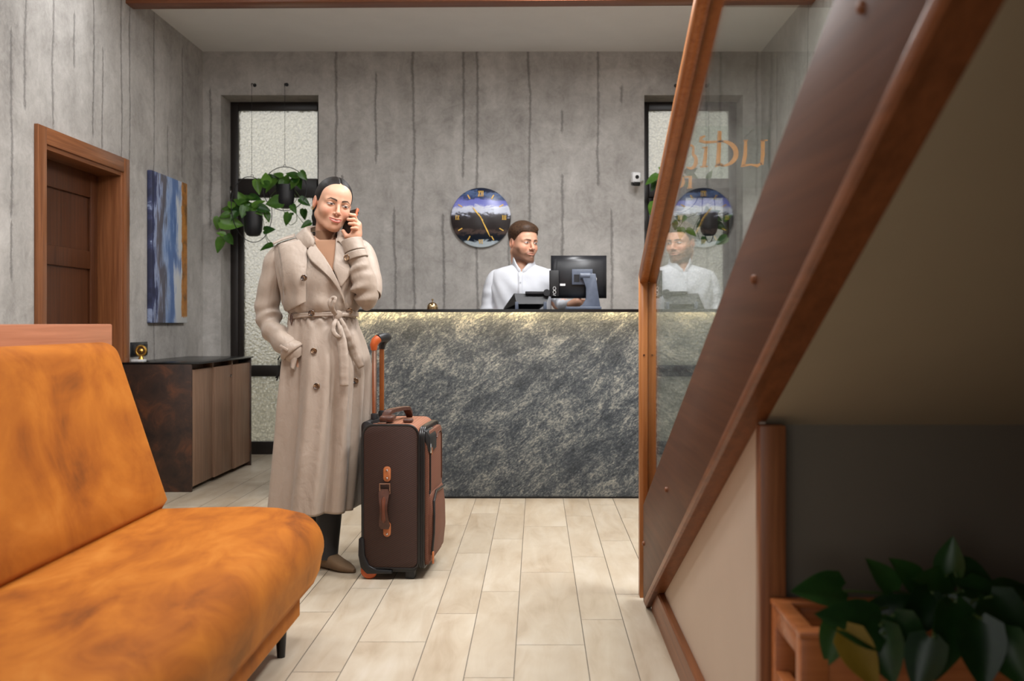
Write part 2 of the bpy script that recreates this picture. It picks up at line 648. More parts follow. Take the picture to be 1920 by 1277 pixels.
def canvas():
    t = NT('abstract_painted_canvas')
    tc = t.n('ShaderNodeTexCoord')
    sep = t.n('ShaderNodeSeparateXYZ')
    t.l(tc.outputs['Object'], sep.inputs[0])
    mp = t.n('ShaderNodeMapping')
    mp.inputs['Scale'].default_value = (1, 11, 1.5)
    t.l(tc.outputs['Object'], mp.inputs['Vector'])
    n1 = t.noise(mp.outputs[0], 2.6, 8, .7, .4)
    n3 = t.noise(tc.outputs['Object'], 3.2, 2, .5)
    n2 = t.noise(tc.outputs['Object'], 9, 6, .65)
    u = t.math('ADD', t.math('DIVIDE', sep.outputs[1], .65), .5)
    uu = t.math('ADD', u, t.math('MULTIPLY', t.math('SUBTRACT', n1, .5), .62))
    uu = t.math('ADD', uu, t.math('MULTIPLY', t.math('SUBTRACT', n3, .5), .5))
    uu = t.math('ADD', uu, t.math('MULTIPLY', t.math('SUBTRACT', n2, .5), .05))
    col = t.ramp(uu, [(.0, S(40, 44, 70)), (.07, S(58, 64, 100)), (.1, S(150, 164, 196)), (.2, S(96, 92, 98)), (.3, S(84, 84, 98)), (.4, S(150, 170, 204)), (.5, S(92, 122, 172)),
                      (.6, S(84, 112, 164)), (.66, S(120, 148, 196)), (.72, S(206, 212, 222)), (.8, S(214, 216, 216))])
    # ochre band at the far edge, with a ragged start
    ue = t.math('ADD', u, t.math('MULTIPLY', t.math('SUBTRACT', n2, .5), .12))
    band = t.math('MULTIPLY', t.math('GREATER_THAN', ue, .83), t.math('GREATER_THAN', t.math('ADD', sep.outputs[2], t.math('MULTIPLY', n1, .1)), -.42))
    o = t.ramp(n2, [(.35, S(120, 82, 34)), (.5, S(190, 124, 48)), (.66, S(208, 150, 80))])
    t.bsdf(t.mix(band, col, o), .55, 0, t.bump(n1, .2, .004))
    return t.m


M['canvas'] = canvas()


def emit(name, c, s):
    t = NT(name)
    e = t.n('ShaderNodeEmission')
    e.inputs[0].default_value = c
    e.inputs[1].default_value = s
    t.l(e.outputs[0], t.out.inputs['Surface'])
    return t.m


def skinmat(name):
    t = NT(name)
    at = t.n('ShaderNodeAttribute', attribute_name='tint')
    n = t.noise(t.coords(), 300, 2, .5)
    b = t.bsdf(at.outputs['Color'], .45, 0, t.bump(n, .05, .001), Subsurface_Weight=.12, Subsurface_Scale=.01)
    b.inputs['Subsurface Radius'].default_value = (1, .35, .2)
    return t.m


M['skin'] = skinmat('skin')


def hairmat(name, c0, c1, sc=(60, 60, 6)):
    t = NT(name)
    f = t.noise(t.coords(sc), 2.5, 4, .6, .4)
    t.bsdf(t.ramp(f, [(.35, c0), (.65, c1)]), .5, 0, t.bump(f, .5, .003), Specular_IOR_Level=.3)
    return t.m


M['hair_black'] = hairmat('black_hair', S(13, 10, 9), S(26, 20, 18))
M['hair_brown'] = hairmat('brown_hair', S(46, 32, 22), S(82, 58, 40), (60, 20, 40))
# =================================================================== the room
XL, XR, YB, H = -2.61, 1.75, 7.5, 3.18

# floor: planks 15 / 15 / 22.5 cm wide, 92 cm long
fv, ff = [], []


def quad(x0, x1, y0, y1, z):
    b = len(fv)
    fv.extend([(x0, y0, z), (x1, y0, z), (x1, y1, z), (x0, y1, z)])
    ff.append((b, b + 1, b + 2, b + 3))


phase = {0: 5.0, -1: 4.708, -2: 4.42, -3: 5.03, -4: 3.835, -5: 3.52, 1: 5.27, 2: 4.67}
rf = random.Random(3)
edges, k, x = {}, 0, -.0695
edges[0] = x
wid = lambda i: .2265 if i % 3 == 0 else .1495
for i in range(0, 14):
    edges[i + 1] = edges[i] + wid(i)
for i in range(-1, -22, -1):
    edges[i] = edges[i + 1] - wid(i)
LP = .92
for i in range(-21, 14):
    x0, x1 = max(edges[i], XL - .3), min(edges[i + 1], XR)
    if x1 - x0 < .01:
        continue
    ph = phase.get(i, rf.uniform(0, LP)) % LP
    y = -3 + ph - LP + (3 % LP)
    y = ph - LP * 5
    while y < 7.8:
        a, b = max(y, -3), min(y + LP, 7.8)
        if b - a > .01:
            quad(x0 + .0014, x1 - .0014, a + .0012, b - .0012, 0.0)
        y += LP
nplank = len(ff)
quad(XL - .3, XR, -3, 7.8, -.004)
fl = mesh('floor', fv, ff, M['tile'], None, False)
fl.data.materials.append(M['grout'])
fl.data.polygons[nplank].material_index = 1
struct(fl, 'pale wood look tile floor laid in narrow and wide planks', 'floor')

W1 = (-2.471, -1.708)
W2 = (.8375, 1.608)
WT = 2.84
o = MB().prism([(XL - .3, -.1), (W1[0], -.1), (W1[0], WT), (W1[1], WT), (W1[1], -.1), (W2[0], -.1), (W2[0], WT), (W2[1], WT), (W2[1], -.1), (XR + .2, -.1), (XR + .2, H + .3), (XL - .3, H + .3)],
               YB, YB + .32, 'Y').build('wall_back', M['concrete_back'], None, False)
struct(o, 'grey rough plaster wall with upright grooves behind the reception', 'wall')
DY0, DY1, DZ = 5.06, 6.03, 2.02
o = MB().prism([(-3, -.1), (DY0, -.1), (DY0, DZ), (DY1, DZ), (DY1, -.1), (YB, -.1), (YB, H + .3), (-3, H + .3)], XL - .24, XL, 'X').build('wall_left', M['concrete_left'], None, False)
struct(o, 'grey rough plaster side wall with the wooden doorway', 'wall')
o = box('wall_right', (XR, -3, -.1), (XR + .2, YB, H + .3), M['concrete'])
struct(o, 'grey plaster wall beyond the staircase', 'wall')
o = MB().prism([(-2.95, -.1), (-2.95, H), (-2.3, H), (.6, 1.870 - .5226 * .6 - .004), (.6, -.1)], .36, .46, 'X').build('wall_light_blocker', M['niche'], None, False)  # added out of view to shade the niche and stair underside
struct(o, 'unseen wall added to keep light off the stair niche', 'wall')
o = box('wall_sky_blocker', (XL - .3, -3.1, -.1), (XR + .2, -3.0, H + .1), M['niche'])  # unseen, added so no sky light enters from behind the viewer
struct(o, 'unseen wall added to block sky light behind the viewer', 'wall')
o = box('ceiling', (XL, -3, H), (XR, YB, H + .1), M['white_paint'])
struct(o, 'smooth white ceiling', 'ceiling')
Rb = Matrix.Translation((0, 6.1, 0)) @ Matrix.Rotation(math.radians(-1.1), 4, 'Z')
o = box('trim_1', (XL - .1, -.06, 3.088), (XR + .1, .06, H + .05), M['wood_beam'], None, .004, M=Rb)
struct(o, 'brown wooden beam across the ceiling', 'beam')

# ------------------------------------------------ windows: frame, sash bars, pebbled panes
def zpx(py):
    return EYE + (CY - py) / 232.7


def window(name, x0, x1, label):
    y0, y1 = 7.735, 7.79
    r = thing(name, label, 'window', ((x0 + x1) / 2, y0, 0))
    r['kind'] = 'structure'
    fr = MB()
    fr.box((x0, y0, 0), (x0 + .062, y1, WT), .004)
    fr.build('stile', M['frame'], r)
    MB().box((x1 - .062, y0, 0), (x1, y1, WT), .004).build('stile', M['frame'], r)
    MB().box((x0 + .062, y0, zpx(207)), (x1 - .062, y1, WT), .004).build('top_rail', M['frame'], r)
    MB().box((x0 + .062, y0 - .012, zpx(370)), (x1 - .062, y1, zpx(335)), .006).build('transom', M['frame'], r)
    MB().box((x0 + .062, y0, zpx(706)), (x1 - .062, y1, zpx(685)), .004).build('cross_rail', M['frame'], r)
    MB().box((x0 + .062, y0, 0), (x1 - .062, y1, zpx(828)), .004).build('bottom_rail', M['frame'], r)
    for xa in (x0 + .062, x1 - .105):
        MB().box((xa, y0 + .006, zpx(685)), (xa + .043, y1, zpx(370)), .003).build('sash_stile', M['frame'], r)
    MB().tube([(x0 + .004, y0 - .008, zpx(372)), (x0 + .004, y0 - .008, zpx(350))], .007).build('hinge', M['steel'], r)
    for a, b in ((207, 335), (370, 685), (706, 828)):
        box('pane', (x0 + .055, y0 + .022, zpx(b) - .005), (x1 - .055, y0 + .034, zpx(a) + .005), M['frosted'], r)
    return r


window('window_1', *W1, 'dark framed tall window of pebbled glass behind the woman')
window('window_2', *W2, 'dark framed tall window of pebbled glass beyond the stair glass')
# what lies outside
o = box('ground_outside', (-8, 7.83, -.25), (8, 24, -.15), plain('garden_paving', S(150, 146, 134), .9, 0, .3, 3))
struct(o, 'paved yard outside the windows', 'ground')
o = box('wall_outside', (-8, 11.5, -.15), (8, 11.7, .95), plain('yard_wall', S(128, 126, 114), .9, 0, .35, 2))
struct(o, 'low yard wall outside the windows', 'wall')

# ------------------------------------------------ doorway on the left
d = thing('door_1', 'open cherry wood doorway with panelled door set in the side wall', 'door', (XL, 5.54, 0))
d['kind'] = 'structure'
MB().box((XL, 4.98, 0), (XL + .022, 5.07, 2.095), .003).build('casing', M['wood_door_v'], d)
MB().box((XL, 6.02, 0), (XL + .022, 6.10, 2.095), .003).build('casing', M['wood_door_v'], d)
MB().box((XL, 5.07, 2.005), (XL + .022, 6.02, 2.095), .003).build('head_casing', M['wood_door_y'], d)
MB().box((XL - .15, DY0, 0), (XL + .01, DY0 + .025, DZ), .003).build('jamb', M['wood_leaf'], d)
MB().box((XL - .15, DY1 - .025, 0), (XL + .012, DY1, DZ), .003).build('jamb', M['wood_door_v'], d)
MB().box((XL - .15, DY0 + .025, DZ - .04), (XL + .01, DY1 - .025, DZ), .003).build('head_jamb', M['wood_door_y'], d)
lx = XL - .155
leaf = box('door_leaf', (lx - .02, DY0 + .02, .005), (lx, DY1 - .02, DZ - .035), M['wood_leaf'], d)
for z0, z1 in ((1.83, 1.985), (1.39, 1.5), (.72, .86), (.005, .22)):
    MB().box((lx, DY0 + .12, z0), (lx + .018, DY1 - .12, z1), .004).build('rail', M['wood_leaf'], leaf)
MB().box((lx, DY0 + .03, .005), (lx + .018, DY0 + .12, 1.985), .004).build('door_stile', M['wood_leaf'], leaf)
MB().box((lx, DY1 - .12, .005), (lx + .018, DY1 - .028, 1.985), .004).build('door_stile', M['wood_leaf'], leaf)

# ------------------------------------------------ painting
pm = Vector((XL + .017, 6.745, 1.572))
o = MB().box((XL + .002, 6.42, 1.06), (XL + .034, 7.07, 2.083), .003).build('painting', M['canvas'], None, True, tuple(pm))
tag(o, 'tall unframed abstract canvas in blue, white and ochre on the side wall', 'painting')

# ------------------------------------------------ outlet strip on the wall
t = thing('wall_outlet', 'black four gang switch panel on the side wall above the sideboard', 'outlet', (XL, 6.28, .89))
MB().box((XL, 6.155, .845), (XL + .012, 6.405, .935), .003).build('cover_plate', M['pos_black'], t)
for k in range(4):
    MB().box((XL + .012, 6.165 + k * .06, .855), (XL + .018, 6.215 + k * .06, .918), .003).build('rocker', M['black'], t)

# ------------------------------------------------ sideboard
sx0, sx1, sy0, sy1 = XL + .005, -2.13, 6.01, 7.16
t = thing('sideboard', 'low walnut sideboard with rusty steel side and dark top by the window', 'sideboard', (-2.38, 6.6, 0))
MB().box((sx0, sy0, .8), (sx1 + .012, sy1 + .01, .812), .002).build('top', M['black_gloss'], t)
MB().box((sx0, sy0, 0), (-2.163, sy0 + .018, .8), .002).build('side_panel', M['rust'], t)
MB().box((sx0, sy1 - .018, 0), (-2.13, sy1, .8), .002).build('side_panel', M['rust'], t)
MB().box((sx0, sy0 + .018, .06), (-2.22, sy1 - .018, .79)).build('carcass', M['walnut'], t, False)
MB().box((sx0, sy0 + .05, 0), (-2.26, sy1 - .05, .06)).build('plinth', M['black'], t, False)
ys = (sy0 + .022, 6.4, 6.77, sy1 - .004)
for k in range(3):
    dr = MB().box((-2.195, ys[k] + (.003 if k else 0), .03), (-2.163 + .012 * k, ys[k + 1] - .003 - (.012 if k == 0 else 0), .765), .003).build('door', M['walnut'], t)
    if k:
        MB().box((-2.22, ys[k] - .012, .765), (-2.17 + .01 * k, ys[k] + .012, .8)).build('divider', M['walnut'], t, False)
    if k == 1:
        MB().lathe([(.001, 0), (.011, 0), (.011, .006), (.001, .007)], (-2.151, 6.735, .69), 14, 'X').build('lock', M['chrome'], dr)

t = thing('gold_ornament', 'small gold ring ornament on a white block at the end of the sideboard', 'ornament', P(263, 676, 6.12))
c0 = P(261, 676, 6.12)
c0.z = .812
MB().box(c0 + Vector((-.04, -.03, 0)), c0 + Vector((.035, .03, .016)), .003).build('base', M['white_plastic'], t)
g = MB()
cg = c0 + Vector((.012, 0, .07))
g.torus(cg, .03, .009, (1, 0, 0), (0, 0, 1), 28, 8)
g.lathe([(.001, .016), (.018, .016), (.014, .026), (.007, .045), (.001, .05)], c0 + Vector((.012, 0, 0)), 14)
g.lathe([(.001, -.018), (.013, -.012), (.018, 0), (.013, .012), (.001, .018)], cg, 14)
g.build('ring', M['gold'], t)

# ------------------------------------------------ staircase
GX = .43
st = thing('staircase', 'wooden staircase with dark stringer, glass side and square handrail', 'staircase', (1.0, 3.0, 0))
SLO = .5226


def zl(y):            # lower edge of the stringer
    return .1227 + (3.344 - y) * SLO


def zu(y):            # upper edge
    return .427 + (3.54 - y) * .482


yend = 3.66
poly = [(yend, .0), (yend, zu(yend)), (-1.4, zu(-1.4)), (-1.4, zl(-1.4)), (3.344, zl(3.344)), (3.57, 0.0)]
MB().prism(poly, .405, .424, 'X', bevel=.002).build('stringer', M['wood_string'], st)
MB().prism([(3.55, .03), (3.55, zu(3.55) - .02), (-1.4, zu(-1.4) - .02), (-1.4, zl(-1.4) + .02), (3.344, zl(3.344) + .02)], .437, .46, 'X', bevel=.002).build('inner_stringer', M['wood_string'], st)
# rounded trim under the stringer
tr = []
for y in (3.56, -1.4):
    z = zl(y)
    tr.append([Vector((x, y, z + dz)) for x, dz in ((.399, .028), (.397, .020), (.399, .006), (.405, .0), (.46, .0), (.46, .03))])
MB().loft(tr).build('trim_board', M['wood_trim'], st)
for (px, py) in ((1250, 918), (1207, 1019), (1414, 524), (1616, 14)):
    yb = .403 * F / (px - CX)
    zb = EYE - (py - CY) * yb / F
    MB().lathe([(.001, -.007), (.0075, -.005), (.009, 0), (.009, .004)], (.403, yb, zb), 16, 'X').build('bolt_cap', M['wood_trim'], st)
# newel post + handrail in one section swept along the bend; a groove holds the glass
x0, x1 = .397, .462
th = .055
sl = .475
dl = math.hypot(1, sl)
dirv = Vector((0, -1 / dl, sl / dl))
nrm = Vector((0, sl / dl, 1 / dl))              # across the rail, away from the viewer
pb = Vector((0, 3.70, 1.215))
bis = (Vector((0, 1, 0)) + nrm)
bis = bis * (th / (bis.dot(Vector((0, 1, 0)))))


def sec(front, back):
    f = [(x0, 0), (GX - .0035, 0), (GX - .0035, .01), (GX + .0035, .01), (GX + .0035, 0), (x1, 0), (x1, 1), (x0, 1)]
    out = []
    for xx, k in f:
        kk = k if k in (0, 1) else k / th
        p = front + (back - front) * kk
        out.append(Vector((xx, p.y, p.z)))
    return out


low = sec(Vector((0, 3.70, 0)), Vector((0, 3.70 + th, 0)))
mid = sec(pb, pb + bis)
far = pb + dirv * 3.1
top = sec(far, far + nrm * th)
MB().loft([low, mid]).build('newel_post', M['wood_rail'], st)
MB().loft([mid, top]).build('handrail', M['wood_rail'], st)
for xx in (.412, .447):
    MB().lathe([(.001, -.002), (.004, -.002), (.004, .001)], (xx, 3.70, EYE - (666 - CY) * 3.7 / F), 10, 'Y').build('screw_plug', M['wood_string'], st)
# glass sheet
gp = [(3.705, .35), (3.705, 1.22), (pb.y + dirv.y * 3.0 + .004, pb.z + dirv.z * 3.0 + .009), (.9, zu(.9) - .05), (3.5, zu(3.5) - .05)]
gp = [(3.708, .40), (3.708, 1.219), (.92, 1.219 + (3.708 - .92) * sl), (.92, zu(.92) - .05), (3.54, zu(3.54) - .05)]
MB().prism(gp, GX - .0025, GX + .0025, 'X').build('glass_panel', M['glass'], st, False)
# treads behind the stringer
for k in range(-1, 17):
    y1 = 3.50 - k * .285
    z1 = .305 + k * .149
    MB().box((.462, y1 - .31, z1 - .035), (XR - .002, y1, z1), .004).build('tread', M['wood_tread'], st)
    MB().box((.462, y1 - .03, max(.0, z1 - .165)), (XR - .002, y1 - .01, z1 - .035)).build('riser', M['wood_string'], st, False)
# underside
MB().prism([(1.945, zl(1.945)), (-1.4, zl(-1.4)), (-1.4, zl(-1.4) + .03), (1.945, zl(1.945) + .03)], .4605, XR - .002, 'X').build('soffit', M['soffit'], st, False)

# panel under the stair, its post, skirting and the wall of the niche
o = MB().prism([(1.93, .0), (1.93, zl(1.93) - .001), (3.36, zl(3.36) - .001), (3.53, .03), (3.53, 0)], .447, .459, 'X').build('wall_stair_side', M['panel'], None, False)
struct(o, 'pale panel closing the space under the stair', 'wall')
o = MB().prism([(.423, 0), (.423, .104), (.4285, .1095), (.4465, .1095), (.4465, 0)], 1.0, 3.55, 'Y').build('baseboard_stair', M['wood_trim'], None, False)
struct(o, 'brown skirting board at the foot of the stair panel', 'skirting')
o = MB().box((.4405, 1.895, 0), (.492, 1.935, zl(1.915) - .012), .003).build('trim_2', M['wood_door_v'], None)
struct(o, 'cherry wood post at the corner of the stair niche', 'post')
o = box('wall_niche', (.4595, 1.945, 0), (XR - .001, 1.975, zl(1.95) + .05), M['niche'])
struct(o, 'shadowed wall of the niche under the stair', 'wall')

# ------------------------------------------------ planter stand in the niche
t = thing('planter_stand', 'open wooden planter stand full of leafy plants in the stair niche', 'planter stand', (.95, 1.79, 0))
px0, px1, py0, py1, pz = .46, 1.6, 1.675, 1.888, .52
for (xa, ya) in ((px0, py0), (px1 - .05, py0), (px0, py1 - .035), (px1 - .05, py1 - .035)):
    wy = .035
    MB().box((xa, ya, 0), (xa + .05, ya + wy, pz - .012), .003).build('leg', M['wood_box'], t)
MB().box((px0 - .002, py0 - .002, pz - .012), (px1 + .002, py0 + .033, pz), .002).build('top_rail', M['wood_box'], t)
MB().box((px0 - .002, py1 - .033, pz - .012), (px1 + .002, py1 + .002, pz), .002).build('top_rail', M['wood_box'], t)
for xa in (px0, px1 - .028):
    MB().box((xa - .002, py0 + .033, pz - .012), (xa + .03, py1 - .033, pz), .002).build('end_rail', M['wood_box'], t)
    for za in (pz - .047, pz - .165):
        MB().box((xa, py0 + .035, za), (xa + .026, py1 - .035, za + .035), .002).build('end_rail', M['wood_box'], t)
MB().box((px0 + .05, py0 + .004, pz - .09), (px1 - .05, py0 + .024, pz - .012), .002).build('front_board', M['wood_box'], t)
MB().box((px0 + .05, py1 - .024, pz - .2), (px1 - .05, py1 - .004, pz - .012), .002).build('back_board', M['wood_box'], t)
MB().box((px0 + .05, py0 + .026, pz - .22), (px1 - .05, py1 - .026, pz - .2)).build('shelf', M['wood_box'], t, False)
STAND = t

# ------------------------------------------------ bench partition behind the sofa
o = MB().box((-1.54, .2, 0), (-1.512, 3.42, 1.056), .006).build('wooden_partition', M['wood_bench'], None, True, (-1.515, 1.8, 0))
tag(o, 'low cherry wood board standing behind the orange sofa', 'partition')

# ------------------------------------------------ sofa
so = thing('sofa', 'orange velvet sofa with slanted back and dark tapered legs', 'sofa', (-1.1, 1.8, 0))


def cushion(profile, ys, r, name):
    """profile: (x, z) outline; rounded ends of radius r"""
    # resample outline smoothly
    n = len(profile)
    cx_ = sum(p[0] for p in profile) / n
    cz_ = sum(p[1] for p in profile) / n
    nr = []
    for k in range(n):
        a, b = profile[k - 1], profile[(k + 1) % n]
        tx, tz = b[0] - a[0], b[1] - a[1]
        L = math.hypot(tx, tz) or 1
        nx, nz = tz / L, -tx / L
        if nx * (profile[k][0] - cx_) + nz * (profile[k][1] - cz_) < 0:
            nx, nz = -nx, -nz
        nr.append((nx, nz))
    rings = []
    steps = [i / 7 for i in range(8)]
    seq = [(ys[0] + r * (1 - math.sin(a * PI / 2)), r * (1 - math.cos(a * PI / 2))) for a in steps[::-1]]
    seq += [(ys[0] + r + (ys[1] - ys[0] - 2 * r) * q / 24, 0) for q in range(1, 24)]
    seq += [(ys[1] - r * (1 - math.sin(a * PI / 2)), r * (1 - math.cos(a * PI / 2))) for a in steps[::-1]][::-1]
    seq = []
    for a in steps:
        seq.append((ys[0] + r * (1 - math.cos(a * PI / 2)), r * (1 - math.sin(a * PI / 2))))
    for q in range(1, 24):
        seq.append((ys[0] + r + (ys[1] - ys[0] - 2 * r) * q / 24, 0))
    for a in steps[::-1]:
        seq.append((ys[1] - r * (1 - math.cos(a * PI / 2)), r * (1 - math.sin(a * PI / 2))))
    for y, ins in seq:
        ring = []
        for k, (px, pz_) in enumerate(profile):
            ring.append(Vector((px - nr[k][0] * ins, y, pz_ - nr[k][1] * ins)))
        rings.append(ring)
    return MB().loft(rings).build(name, M['velvet'], so, True, None, 60)


def arc(cx_, cz_, r, a0, a1, n=9, rz=None):
    rz = rz or r
    return [(cx_ + r * math.cos(math.radians(a0 + (a1 - a0) * k / n)), cz_ + rz * math.sin(math.radians(a0 + (a1 - a0) * k / n))) for k in range(n + 1)]


seat = [(-1.46, .165), (-1.2, .165), (-1.0, .165), (-.80, .165)] + [(-.764, .172), (-.738, .20), (-.72, .24)] + arc(-.83, .325, .125, -20, 62, 10, .118) + [(-.80, .436), (-.86, .448), (-.95, .452), (-1.1, .450), (-1.25, .445), (-1.46, .44)]
cushion(seat, (.45, 3.245), .075, 'seat')
back = [(-1.505, .44), (-1.35, .44), (-1.25, .44), (-1.232, .47)] + [(-1.232 - .1613 * k / 8, .47 + .485 * k / 8) for k in range(1, 8)] + arc(-1.4502, .936, .060, 18.4, 150, 10) + [(-1.505, .93), (-1.505, .7)]
cushion(back, (.45, 3.235), .045, 'backrest')
MB().box((-1.44, .55, .105), (-.772, 3.13, .166), .006).build('base', M['velvet'], so)
for lx_, ly in ((-.812, 3.045), (-1.38, 3.045), (-.812, .65), (-1.38, .65)):
    MB().lathe([(.001, 0), (.0125, 0), (.019, .106), (.001, .106)], (lx_, ly, 0), 18).build('leg', M['black'], so)
# =================================================================== reception
c = thing('reception_counter', 'slate fronted reception counter with black top and glowing strip', 'counter', (-.37, 5.95, 0))
cx0, cx1 = -1.42, .69
Rc = Matrix.Rotation(0, 4, 'Z')
MB().box((cx0, 5.79, .012), (cx1, 5.85, 1.127), .002).build('front_panel', M['slate'], c)
MB().box((cx0, 5.85, 0), (cx0 + .05, 6.22, 1.127), .002).build('side_panel', M['slate'], c)
MB().box((cx1 - .05, 5.85, 0), (cx1, 6.22, 1.127), .002).build('side_panel', M['slate'], c)
MB().prism([(5.735, 1.142), (6.15, 1.142), (6.15, 1.129), (5.745, 1.129), (5.745, 1.1246), (5.735, 1.1246)], cx0 - .02, cx1 + .02, 'X').build('top', M['black_gloss'], c, False)
MB().box((cx0 + .05, 5.86, .73), (cx1 - .05, 6.2, .76), .002).build('work_shelf', M['walnut'], c)
MB().box((cx0 + .01, 5.80, 0), (cx1 - .01, 5.84, .012)).build('plinth', M['black'], c, False)
o = MB().box((cx0 + .01, 5.762, 1.1255), (cx1 - .01, 5.772, 1.1288)).build('light_strip', emit('warm_strip', S(255, 224, 172), 55), c, False)
o['label'] = 'glowing warm light strip'
TOP = 1.1422

# bell
b = P(811, 581, 5.9)
t = thing('reception_bell', 'round brass call bell on the counter beside the trench coat', 'bell', (b.x, b.y, TOP))
MB().lathe([(.001, 0), (.036, 0), (.036, .006), (.001, .006)], (b.x, b.y, TOP), 28).build('base', M['brass'], t)
MB().lathe([(.033, .006), (.034, .012), (.031, .026), (.022, .039), (.010, .044), (.001, .045)], (b.x, b.y, TOP), 28).build('dome', M['brass'], t)
MB().lathe([(.003, .044), (.003, .056), (.006, .058), (.006, .064), (.001, .066)], (b.x, b.y, TOP), 14).build('plunger', M['brass'], t)

# POS monitor
dm = 5.98
t = thing('pos_monitor', 'black till monitor seen from behind on the counter', 'monitor', tuple(P(1095, 581, dm)))


def Q(px, py, d=dm):
    return P(px, py, d)


# tapered housing: rear face smaller than the screen side
def quadring(pxa, pxb, pya, pyb, y):
    return [Vector((Q(px, py).x, y, Q(px, py).z)) for px, py in ((pxa, pya), (pxb, pya), (pxb, pyb), (pxa, pyb))]


bmh = MB().loft([quadring(1048, 1128, 491, 551, dm), quadring(1033, 1138, 478.5, 559, dm + .035), quadring(1033, 1138, 478.5, 559, dm + .05)])
bmh.build('housing', M['pos_black'], t, True, None, 20)
a, b2 = Q(1034, 481), Q(1137, 557)
MB().box((a.x, dm + .05, b2.z), (b2.x, dm + .054, a.z)).build('screen', M['black_gloss'], t, False)
a, b2 = Q(1030, 507), Q(1048, 556)
sb = MB().box((a.x, dm - .012, b2.z), (b2.x, dm + .03, a.z), .004).build('reader_module', M['black'], t)
lg = MB()
for k, py in enumerate((541, 548)):
    pc = Q(1039.5, py)
    lg.torus((pc.x, dm - .0125, pc.z), .0085, .0013, (1, 0, 0), (0, 0, 1), 20, 6, .0105)
pa, pb2 = Q(1037, 552.5), Q(1042, 554.5)
lg.tube([(pa.x, dm - .0125, pa.z), (pb2.x, dm - .0125, pb2.z)], .0013, 6)
lg.build('logo', M['white_plastic'], sb)
a, b2 = Q(1050, 532), Q(1060, 536)
lb = MB().box((a.x, dm - .004, b2.z), (b2.x, dm + .0, a.z)).build('sticker', M['white_plastic'], t, False)
a, b2 = Q(1072, 505), Q(1111, 534)
br = MB().box((a.x, dm - .02, b2.z), (b2.x, dm + .002, a.z), .003).build('bracket', M['pos_grey'], t)
a, b2 = Q(1076, 515), Q(1086, 529)
MB().box((a.x, dm - .022, b2.z), (b2.x, dm - .019, a.z)).build('cable_opening', M['pos_black'], br, False)
hp = Q(1098, 518)
MB().lathe([(.001, -.03), (.02, -.03), (.02, .03), (.001, .03)], (hp.x - .005, dm - .035, hp.z), 20, 'X').build('hinge', M['pos_grey'], t)
pts = [(1089, 514), (1116, 514), (1120, 545), (1125, 577), (1083, 577), (1092, 571), (1098, 560), (1098, 540)]
MB().prism([(Q(px, py).x, Q(px, py).z) for px, py in pts], dm - .05, dm - .018, 'Y', bevel=.003).build('neck', M['pos_grey'], t)
a, b2 = Q(1060, 575), Q(1126, 581)
MB().box((a.x, dm - .09, TOP), (b2.x, dm + .09, TOP + .018), .004).build('base', M['pos_grey'], t)
cb = [Q(1108, 512), Q(1115, 516), Q(1118, 523), Q(1117, 531)]
MB().tube([Vector((p.x, dm - .012, p.z)) for p in cb], .003, 8).build('cable', M['white_plastic'], t)

# second terminal
dt = 5.95
t = thing('tablet_terminal', 'black tilted card terminal on the counter in front of the receptionist', 'terminal', tuple(P(988, 581, dt)))


def Tq(px, py, d):
    return P(px, py, d)


f_ = [Tq(962, 550, dt + .0), Tq(1031, 552, dt + .0), Tq(1024, 568, dt + .02), Tq(945, 577, dt + .04)]
front = [Tq(964, 550, dt), Tq(1031, 552, dt), Tq(1023, 576, dt + .03), Tq(972, 575, dt + .03)]
left = [Tq(944, 578, dt + .2), Tq(944, 574, dt + .2)]
v = [Tq(964, 550, dt), Tq(1031, 552, dt), Tq(1024, 570, dt - .02), Tq(969, 570, dt - .02),
     Tq(944, 578, dt + .18), Tq(1010, 580, dt + .18), Tq(1010, 584, dt + .17), Tq(944, 582, dt + .17)]
for q in v:
    q.z = max(q.z, TOP + .002)
mesh('screen', v, [(0, 1, 2, 3), (0, 4, 5, 1), (3, 2, 6, 7), (0, 3, 7, 4), (1, 5, 6, 2), (4, 7, 6, 5)], M['pos_black'], t, False)
a, b2 = Tq(985, 546.5, dt), Tq(1027, 552, dt)
rd = MB().box((a.x, dt - .03, b2.z), (b2.x, dt + .01, a.z), .003).build('card_slot', M['pos_black'], t)
pc = Tq(1025, 549, dt)
MB().lathe([(.001, -.03), (.021, -.03), (.021, .02), (.001, .02)], (pc.x, dt - .012, pc.z), 20, 'Y').build('roll_cover', M['pos_black'], t)
for px in (969, 1022):
    a, b2 = Tq(px - 3, 566, dt), Tq(px + 3, 581, dt)
    MB().box((a.x, dt - .035, TOP + .0004), (b2.x, dt + .05, a.z), .002).build('foot', M['pos_grey'], t)

# ------------------------------------------------ clock
cc = P(901.5, 408, 7.47)
t = thing('wall_clock', 'round blue and black resin wall clock with gold numerals', 'clock', (cc.x, 7.47, cc.z))
R0 = .233
MB().lathe([(.001, .028), (R0 - .002, .028), (R0, .024), (R0, .006), (R0 - .006, 0), (.001, 0)], (cc.x, 7.471, cc.z), 96, 'Y').build('face', resin(cc.x, cc.z), t, True, None, 60)
yf = 7.4695


def bar(mb, x, z, L, w, ang, d=.004):
    """ang clockwise from 12"""
    a = math.radians(ang)
    T = Matrix.Translation((cc.x + x, yf, cc.z + z)) @ Matrix.Rotation(a, 4, 'Y')
    mb.box((-w / 2, -d, -L / 2), (w / 2, .0015, L / 2), 0, 1, T)


